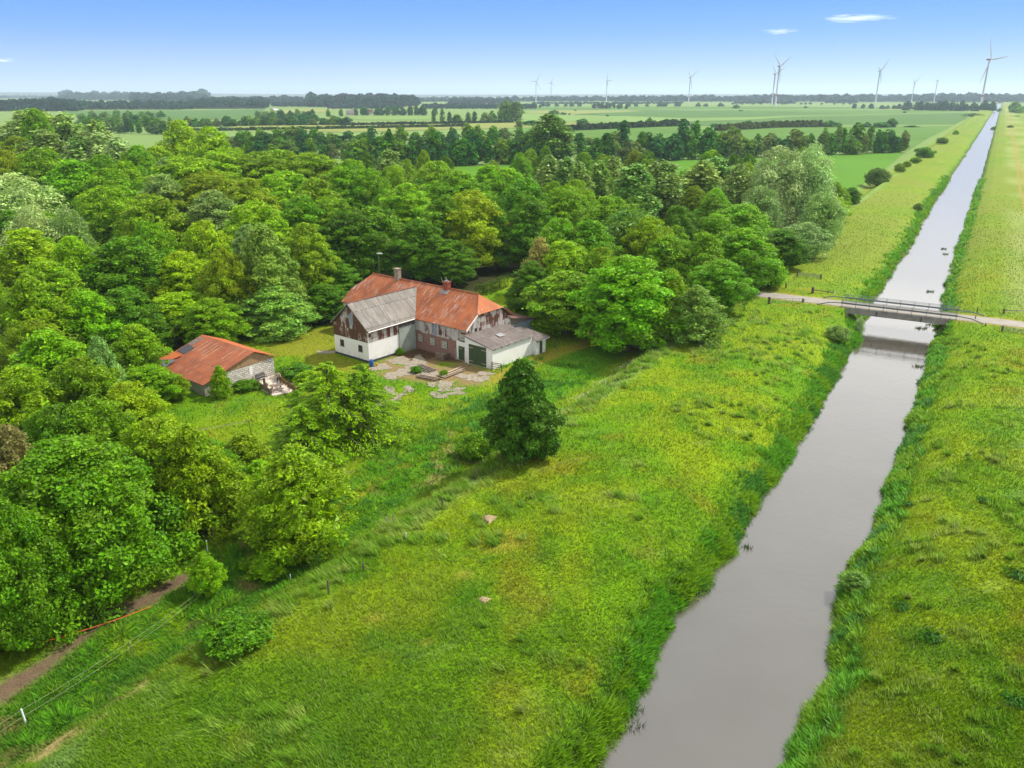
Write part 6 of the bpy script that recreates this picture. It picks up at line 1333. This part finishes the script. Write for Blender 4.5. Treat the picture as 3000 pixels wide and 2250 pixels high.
# ------------------------------------------------------------------ wind turbines
def turbine(bpx, d, hub_px, hub_py, blades, label, rc=True, yaw=.4):
    x = (bpx - 1500) / F * (d * math.cos(PITCH) + CH * math.sin(PITCH)); hz = CH + (275 - hub_py) / F * d * 1.0
    dep = d * math.cos(PITCH); t = tag(empty('wind_turbine', (x, d, 0)), label, 'wind turbine', 'wind turbines on the horizon'); k = hz / 100
    mb = MB(); mb.smooth = True; mb.tube([(0, 0, -1), (0, 0, hz * .5), (0, 0, hz - 1)], [2.3 * k, 1.8 * k, 1.3 * k], 14); mb.build('tower', 'turbine_white', t)
    if rc: mb = MB(); mb.tube([(0, 0, hz * .26), (0, 0, hz * .295)], [2.2 * k, 2.18 * k], 14); mb.build('red_band', 'turbine_red', t)
    ca, sa = math.cos(yaw), math.sin(yaw); fw = Vector((sa, -ca, 0)); rt = Vector((ca, sa, 0))
    mb = MB(); mb.tube([tuple(Vector((0, 0, hz)) - fw * 6 * k), tuple(Vector((0, 0, hz)) + fw * 3.4 * k)], [1.8 * k, 1.7 * k], 10); mb.build('nacelle', 'turbine_red' if rc else 'turbine_white', t)
    hubp = Vector((0, 0, hz)) + fw * 4.2 * k; mb = MB(); mb.smooth = True; mb.tube([hubp - fw * 1.2 * k, hubp, hubp + fw * 1.6 * k], [1.5 * k, 1.5 * k, .4 * k], 10); mb.build('hub', 'turbine_white', t)
    for ang, L_ in blades:
        dr = rt * math.sin(R(ang)) + Vector((0, 0, 1)) * math.cos(R(ang)); bl = L_ / F * dep; mb = MB(); ch_ = dr.cross(fw).normalized()
        vs = []; st = ((0, 1.2), (.08, 2.2), (.22, 3.2), (.5, 2.3), (.8, 1.5), (.97, .8), (1, .3))
        for q, w in st:
            c = hubp + dr * bl * q + fw * (bl * .03 * q * q); w *= k * 1.0; th_ = w * .22
            for a_, b_ in ((-.35, 0), (0, 1), (.65, 0), (0, -1)): vs.append(tuple(c + ch_ * a_ * w * 1.3 + fw * b_ * th_))
        fs = [(i * 4 + j, i * 4 + (j + 1) % 4, (i + 1) * 4 + (j + 1) % 4, (i + 1) * 4 + j) for i in range(len(st) - 1) for j in range(4)] + [(3, 2, 1, 0), tuple(range(len(vs) - 4, len(vs)))]
        mb.add(vs, fs); mb.build('blade', 'turbine_white', t)
turbine(1570, 3900, 1573, 243, [(28, 26), (-92, 20), (150, 27)], 'far turbine at the left end of the wind farm', True)
turbine(1614, 4200, 1616, 246, [(15, 15), (135, 14), (255, 13)], 'smallest turbine second from the left end', False)
turbine(1776, 3900, 1778, 241, [(-8, 26), (88, 18), (172, 20)], 'turbine alone left of the middle with one blade level', False)
turbine(2017, 3300, 2020, 233, [(-33, 25), (48, 32), (170, 34)], 'turbine with a Y of blades left of the crossed pair', True)
turbine(2261, 2900, 2272, 224, [(-32, 34), (60, 38), (182, 42)], 'lower rear turbine of the crossed pair', True)
turbine(2271, 2500, 2283, 204, [(-42, 43), (52, 44), (176, 46)], 'taller front turbine of the crossed pair', True)
turbine(2563, 2500, 2576, 216, [(-55, 20), (36, 40), (170, 36)], 'turbine alone between the crossed pair and the small two', False)
turbine(2669, 3000, 2679, 245, [(-52, 15), (46, 25), (174, 18)], 'left one of the small two turbines', False)
turbine(2735, 3100, 2746, 241, [(15, 6), (80, 9), (150, 13)], 'right one of the small two turbines with rotor edge on', False, 1.1)
turbine(2871, 2000, 2892, 187, [(-20, 64), (82, 68), (205, 74)], 'largest turbine with red nacelle above the canal end', True)
# ------------------------------------------------------------------ far farms
def house(px, py, wpx, hpx, label, wall='far_wall', roof='far_roof', flat=False):
    p = at(px, py); dep = depth_of(p); w = wpx / F * dep; h = hpx / F * dep; dd = min(w * .7, 12); t = tag(empty('farmhouse', tuple(p)), label, 'building', 'far farm buildings')
    MB().box(-w / 2, -dd / 2, -.3, w / 2, dd / 2, h * .5).build('wall', wall, t)
    mb = MB(); z0, z1 = h * .5, h; mb.add([(-w / 2 - .4, -dd / 2 - .4, z0), (w / 2 + .4, -dd / 2 - .4, z0), (w / 2 + .4, dd / 2 + .4, z0), (-w / 2 - .4, dd / 2 + .4, z0), (-w / 2 - .4, 0, z1), (w / 2 + .4, 0, z1)], [(0, 1, 5, 4), (2, 3, 4, 5), (1, 2, 5), (3, 0, 4), (3, 2, 1, 0)]); mb.build('roof', roof, t)
house(1027, 338, 22, 15, 'grey roofed farmhouse in front of the far copse', roof='far_grey_roof'); house(1085, 335, 14, 14, 'pale gabled house half hidden by the far copse'); house(1757, 318, 26, 8, 'red roofed farm beside the dark far conifers')
house(535, 316, 32, 7, 'long pink roofed farm at the edge of the far left wood'); house(560, 312, 14, 9, 'taller pinkish house beside the long far farm'); house(897, 293, 34, 5, 'long white shed between far woods', roof='far_wall'); house(2163, 297, 18, 7, 'tiny pink roofed house under the ridge', roof='far_roof'); house(1958, 299, 10, 5, 'tiny white house under the ridge', roof='far_wall'); house(160, 285, 10, 5, 'tiny white house above the far left wood', roof='far_wall')
p = at(798, 323); mb = MB(); mb.smooth = True; r_ = 9 / F * depth_of(p); mb.tube([(-r_ * .9, -6, -r_ * .5), (-r_ * .9, 30, -r_ * .5)], r_, 16); tag(mb.build('polytunnel', 'turbine_white', None, tuple(p + np.array([r_ * .9, 0, 0]))), 'white rounded tunnel shed on the far left pasture', 'shed')

# ------------------------------------------------------------------ grass: blades by the hundred thousand
gm = MATS['grass']; N = gm.node_tree.nodes; L = gm.node_tree.links
ge = N.new('ShaderNodeNewGeometry'); mxn = N.new('ShaderNodeVectorMath'); mxn.operation = 'MULTIPLY_ADD'; L.new(ge.outputs['Normal'], mxn.inputs[0]); mxn.inputs[1].default_value = (.45, .45, .45); mxn.inputs[2].default_value = (0, 0, 1.1)
nn_ = N.new('ShaderNodeVectorMath'); nn_.operation = 'NORMALIZE'; L.new(mxn.outputs[0], nn_.inputs[0]); L.new(nn_.outputs[0], N['Principled BSDF'].inputs['Normal'])
def blades(name, base, h, w, th, lean, col):
    n = len(base); ra = rng.random(n) * 2 * PI
    sx = np.cos(ra) * w * .5; sy = np.sin(ra) * w * .5; v = np.empty((n, 3, 3)); v[:] = base[:, None, :]
    v[:, 0, 0] -= sx; v[:, 0, 1] -= sy; v[:, 1, 0] += sx; v[:, 1, 1] += sy; v[:, :2, 2] -= .03
    v[:, 2, 0] += np.cos(th) * lean * h; v[:, 2, 1] += np.sin(th) * lean * h; v[:, 2, 2] += h * np.sqrt(np.maximum(.08, 1 - .55 * np.minimum(lean, 1.3) ** 2))
    return link(name, npmesh(name, v.reshape(-1, 3), np.arange(n * 3).reshape(n, 3), ['grass'], attrs={'col': np.repeat(col, 3, 0)}))
BUILT = [[yard(a, b) for a, b in q] for q in ([(-7.3, 0), (0.1, 0), (0.1, 9), (-7.3, 9)], [(-16, 8.9), (10.1, 8.9), (10.1, 24), (-16, 19)], [(10, 8.6), (15.1, 8.6), (15.1, 17), (15.8, 17.3), (15.8, 19.7), (10, 19.7)], [(-17.4, -21.5), (-5.7, -21.5), (-5.7, -11.2), (-17.4, -11.2)], [(-5.8, -16.2), (1.1, -16.2), (1.1, -11.5), (-5.8, -11.5)])]
def grass_points(n):
    px = rng.uniform(-260, 3260, n); py = 340 + (2480 - 340) * rng.random(n) ** .92
    x = (px - 1500) / F; yv = -(py - 1125) / F; dy = math.cos(PITCH) + yv * math.sin(PITCH); dz = -math.sin(PITCH) + yv * math.cos(PITCH)
    t = (.9 - CH) / dz; X, Y = x * t, dy * t; u, v = toUV(X, Y)
    ok = (Y < 330) & (v > -125) & (v < 60) & ((v > -46) | (Y < 165))
    X, Y = X[ok], Y[ok]; l, r = edges(toUV(X, Y)[0]); v = toUV(X, Y)[1]; ok = (v < l - .25) | (v > r + .25)
    X, Y = X[ok], Y[ok]
    u, v = toUV(X, Y); ok = ~((np.abs(u - ROAD_U) < ROADW + .1) & (v > -62) & (v < 60))
    for q in BUILT: ok &= ~inside(X, Y, q)
    return X[ok], Y[ok]
X, Y = grass_points(900000)
colr, bare, short, bankm, wl = zone(X, Y)
k = (rng.random(len(X)) > bare) & (rng.random(len(X)) > sst(170, 325, Y)); X, Y, colr, short, bankm, wl = X[k], Y[k], colr[k], short[k], bankm[k], wl[k]
dist = np.hypot(np.hypot(X, Y), CH); u, v = toUV(X, Y); n = len(X)
tall = vn(X, Y, 2.2, 61); h = (.12 + .27 * tall) * (1 - .72 * short) * rng.uniform(.55, 1.35, n) * (1 + .5 * bankm) * (1 + .15 * sst(-50, -46, v) * (1 - sst(-43, -40, v)))
h = np.maximum(h, .0011 * dist); w = (.022 + .00075 * dist) * rng.uniform(.6, 1.4, n)
th = R(205) + 2.4 * (vn(X, Y, 9, 62) - .5) + 2.0 * (vn(X, Y, 2.0, 63) - .5) + rng.normal(size=n) * .75
lean = .25 + .45 * rng.random(n) + .55 * wl + .35 * sst(.55, .75, vn(X, Y, 3.5, 64))
cc = colr * ((1 + rng.uniform(-.42, .46, n) / (1 + (dist / 80) ** 2)) * (.84 + .36 * tall))[:, None]
pale = lin((196, 200, 128)); kk = (rng.random(n) < (.07 + .15 * wl + .14 * sst(.55, .7, vn(X, Y, 4, 66))) / (1 + (dist / 95) ** 2))[:, None]; cc = np.where(kk & (short < .5)[:, None], cc * .45 + pale[None] * .55, cc) * (1.22 - .22 * sst(45, 100, dist))[:, None]  # blades near the camera are painted brighter to offset their own shading
z = ground_z(X, Y)
tag(blades('meadow_grass', np.stack([X, Y, z], 1), h, w, th, lean, cc * ALB), kind='stuff')
# tufts of tall pale grass bowed by the wind
tx = rng.uniform(22, 135, 2600); tv = rng.uniform(-41, 24, 2600); ok = ((tv < -17) | (tv > -1)) & (np.abs(tx - ROAD_U) > 4)
tx, tv = tx[ok], tv[ok]; X, Y = fromUV(tx, tv); ok = vn(X, Y, 7, 81) + .25 * (vn(X, Y, 2.5, 82) - .5) > .56; X, Y = X[ok], Y[ok]
fu = rng.uniform(24, 150, 430); fv = shoulder(fu) + .6 + rng.normal(size=430) * .9; fx_, fy_ = fromUV(fu, fv); ok = vn(fu, fv, 6, 84) > .42; X, Y = np.concatenate([X, fx_[ok]]), np.concatenate([Y, fy_[ok]]); B_, H_, W_, T_, L_2, C_2 = [], [], [], [], [], []
for x, y in zip(X, Y):
    d_0 = math.hypot(x, y); m_ = int(np.clip(3600 / d_0, 14, 90)); rr = rng.uniform(.2, .8); a = rng.random(m_) * 2 * PI; q = np.sqrt(rng.random(m_)) * rr
    B_.append(np.stack([x + np.cos(a) * q, y + np.sin(a) * q, np.full(m_, 0.)], 1)); H_.append(rng.uniform(.45, .95, m_)); W_.append((.02 + .0007 * d_0) * rng.uniform(.6, 1.3, m_)); T_.append(R(215) + 1.6 * (float(vn(np.array([x]), np.array([y]), 12, 83)[0]) - .5) + rng.normal(size=m_) * .3); L_2.append(rng.uniform(.3, .85, m_))
    c0 = 1.35 * lin([(140, 190, 40), (158, 198, 66), (124, 178, 28), (168, 196, 80)][int(rng.integers(4))]); C_2.append(c0[None] * rng.uniform(.65, 1.25, m_)[:, None])
B_ = np.concatenate(B_); B_[:, 2] = ground_z(B_[:, 0], B_[:, 1])
tag(blades('bowed_grass', B_, np.concatenate(H_), np.concatenate(W_), np.concatenate(T_), np.concatenate(L_2), np.concatenate(C_2) * ALB), kind='stuff')
# lush plants hanging over both water edges: mounds of broad blades
B_, H_, W_, T_, L_2, C_2 = [], [], [], [], [], []
for side in (0, 1, 2):
    uu = np.concatenate([rng.uniform(22, 150, 2300), rng.uniform(150, 420, 1500)]) if side < 2 else rng.uniform(10, 95, 900)
    l, r = edges(uu); off = np.abs(rng.normal(size=len(uu))) * .95 - .1
    vv = l - off if side == 0 else r + off * .75 if side == 1 else -46.5 + rng.normal(size=len(uu)) * 3.2
    ok = np.abs(uu - ROAD_U) > 3.2
    if side == 2: gx_, gy_ = fromUV(uu, vv); ok &= (vn(uu, vv, 4, 87) > .42) & (vv < -41) & (vv > -56) & (seg_dist(gx_, gy_, PATH) > 1.7) & (seg_dist(gx_, gy_, SAND) > 1.0)
    uu, vv = uu[ok], vv[ok]; cx, cy = fromUV(uu, vv); cz = np.maximum(ground_z(cx, cy), WATER_Z - .1); dd = np.hypot(cx, cy)
    big = vn(cx, cy, 3.5, 71); lush_t = vn(cx, cy, 6, 72)
    for i in range(len(uu)):
        m_ = int(np.clip(2600 / dd[i], 9, 60)); rr = (.25 + .5 * big[i]) * (1 + dd[i] / 500); a = rng.random(m_) * 2 * PI; q = np.sqrt(rng.random(m_)) * rr
        B_.append(np.stack([cx[i] + np.cos(a) * q, cy[i] + np.sin(a) * q, np.full(m_, cz[i])], 1)); hh = (.35 + .65 * big[i]) * rng.uniform(.55, 1.2, m_) * (1 - .4 * q / rr); H_.append(hh)
        W_.append((.045 + .0011 * dd[i]) * rng.uniform(.7, 1.5, m_)); T_.append(a + rng.normal(size=m_) * .4); L_2.append(.25 + .75 * q / rr + .1 * rng.random(m_))
        c0 = lin((104, 176, 18)) if lush_t[i] < .48 else lin((132, 184, 14)) if lush_t[i] < .62 else lin((88, 156, 40)); C_2.append(c0[None] * rng.uniform(.75, 1.75, m_)[:, None])
tag(blades('bank_vegetation', np.concatenate(B_), np.concatenate(H_), np.concatenate(W_), np.concatenate(T_), np.concatenate(L_2), np.concatenate(C_2) * ALB), kind='stuff')
# sedge standing in the water
B_, H_, W_, T_, L_2, C_2 = [], [], [], [], [], []
for px, py, s in [(1840, 2125, 1.0), (1850, 2085, .8), (1760, 2165, .6), (2010, 1745, .5), (2700, 962, 1.0), (2730, 952, .9), (2690, 1075, .8), (2735, 1068, .8), (2725, 1040, .7), (2770, 745, .6), (2725, 855, .7), (2765, 730, .6), (2190, 1605, .5), (2375, 2100, .4)]:
    p = at(px, py, WATER_Z); m_ = int(60 * s); a = rng.random(m_) * 2 * PI; q = np.sqrt(rng.random(m_)) * .7 * s
    B_.append(np.stack([p[0] + np.cos(a) * q * 1.4, p[1] + np.sin(a) * q * .7, np.full(m_, WATER_Z)], 1)); H_.append(rng.uniform(.2, .55, m_)); W_.append(np.full(m_, .05 + .0006 * p[1])); T_.append(a); L_2.append(rng.uniform(.2, .9, m_)); C_2.append(lin((84, 120, 50))[None] * rng.uniform(.5, 1.2, m_)[:, None])
tag(blades('water_sedge', np.concatenate(B_), np.concatenate(H_), np.concatenate(W_), np.concatenate(T_), np.concatenate(L_2), np.concatenate(C_2) * ALB), kind='stuff')
# wild flowers: cow parsley at the foot of the dike, a flower meadow by the shed
def flowers(name, pts, cols, s):
    pts = np.array(pts); v, f = leaf_quads(pts, nrmz(np.array([0, 0, 1.]) + .5 * rng.normal(size=pts.shape)), s, .9); return tag(link(name, npmesh(name, v, f, ['grass'], attrs={'col': np.repeat(np.array(cols), 4, 0)})), kind='stuff')
P_, C_2 = [], []
for px, py, sp, n in ((1830, 1075, 26, 160), (1760, 1120, 26, 130), (1700, 1165, 22, 120), (1640, 1215, 18, 60), (1560, 1265, 12, 30), (2060, 1060, 20, 50), (1530, 1410, 10, 25)):
    for _ in range(n): p = gpt(px + rng.normal() * sp, py + rng.normal() * 5 - 0) if False else at(px + rng.normal() * sp, py + rng.normal() * 7, .3); P_.append((p[0], p[1], float(ground_z(np.array([p[0]]), np.array([p[1]]))[0]) + rng.uniform(.45, .8))); C_2.append(lin((232, 232, 214)) * .7)
for _ in range(130):
    p = at(rng.uniform(600, 850), rng.uniform(1165, 1235), .0); P_.append((p[0], p[1], rng.uniform(.3, .55))); C_2.append(lin([(240, 240, 236), (240, 240, 236), (120, 140, 230), (236, 190, 200)][int(rng.integers(4))]) * .75)
flowers('wild_flowers', P_, C_2, rng.uniform(.05, .12, len(P_)))
# dock plants on the right-hand bank
for px, py, sz, lab in ((2637, 1783, .55, 'dark dock plant nearest the sallow bush on the right bank'), (2724, 1872, .75, 'large dark dock plant in the middle of the right bank'), (2978, 1690, .8, 'dark dock plant beside the wind-laid grass at the right edge'), (2878, 1472, .5, 'small dock plant above the wind-laid grass'), (2972, 2060, .6, 'grey green dock plant low at the right edge'), (2660, 1482, .45, 'small dock plant upper right bank near the water')):
    p = gpt(px, py); n = 200; a = rng.random(n) * 2 * PI; q = rng.random(n) * sz * 1.2; c = np.stack([np.cos(a) * q, np.sin(a) * q, .25 + rng.random(n) * .35 * sz], 1); nr = nrmz(np.stack([np.cos(a) * .6, np.sin(a) * .6, np.full(n, 1.)], 1) + .4 * rng.normal(size=(n, 3)))
    v, f = leaf_quads(c, nr, rng.uniform(.2, .42, n) * sz * 1.3, .4, np.stack([np.cos(a), np.sin(a), np.full(n, -.2)], 1)); q = rng.random(n); o = link('dock_plant', npmesh('dock_plant', v, f, ['leaf'], attrs={'v': np.repeat(q, 4), 'h': np.repeat(q, 4)})); o.location = tuple(p); o.color = (*(lin((62, 112, 34)) * .8), 1); tag(o, lab, 'plant', 'dock plants on the right bank')

# ------------------------------------------------------------------ the air
m = bpy.data.materials.new('haze'); m.use_nodes = True; N = m.node_tree.nodes; N.remove(N['Principled BSDF'])
pv = N.new('ShaderNodeVolumePrincipled'); pv.inputs['Color'].default_value = (.68, .86, 1.0, 1); pv.inputs['Density'].default_value = 0.9e-4; pv.inputs['Anisotropy'].default_value = 0.2
m.node_tree.links.new(pv.outputs[0], N['Material Output'].inputs['Volume']); MATS['haze'] = m
tag(MB().box(-24000, -24000, -4, 24000, 24000, 215).build('haze', 'haze'), kind='stuff')
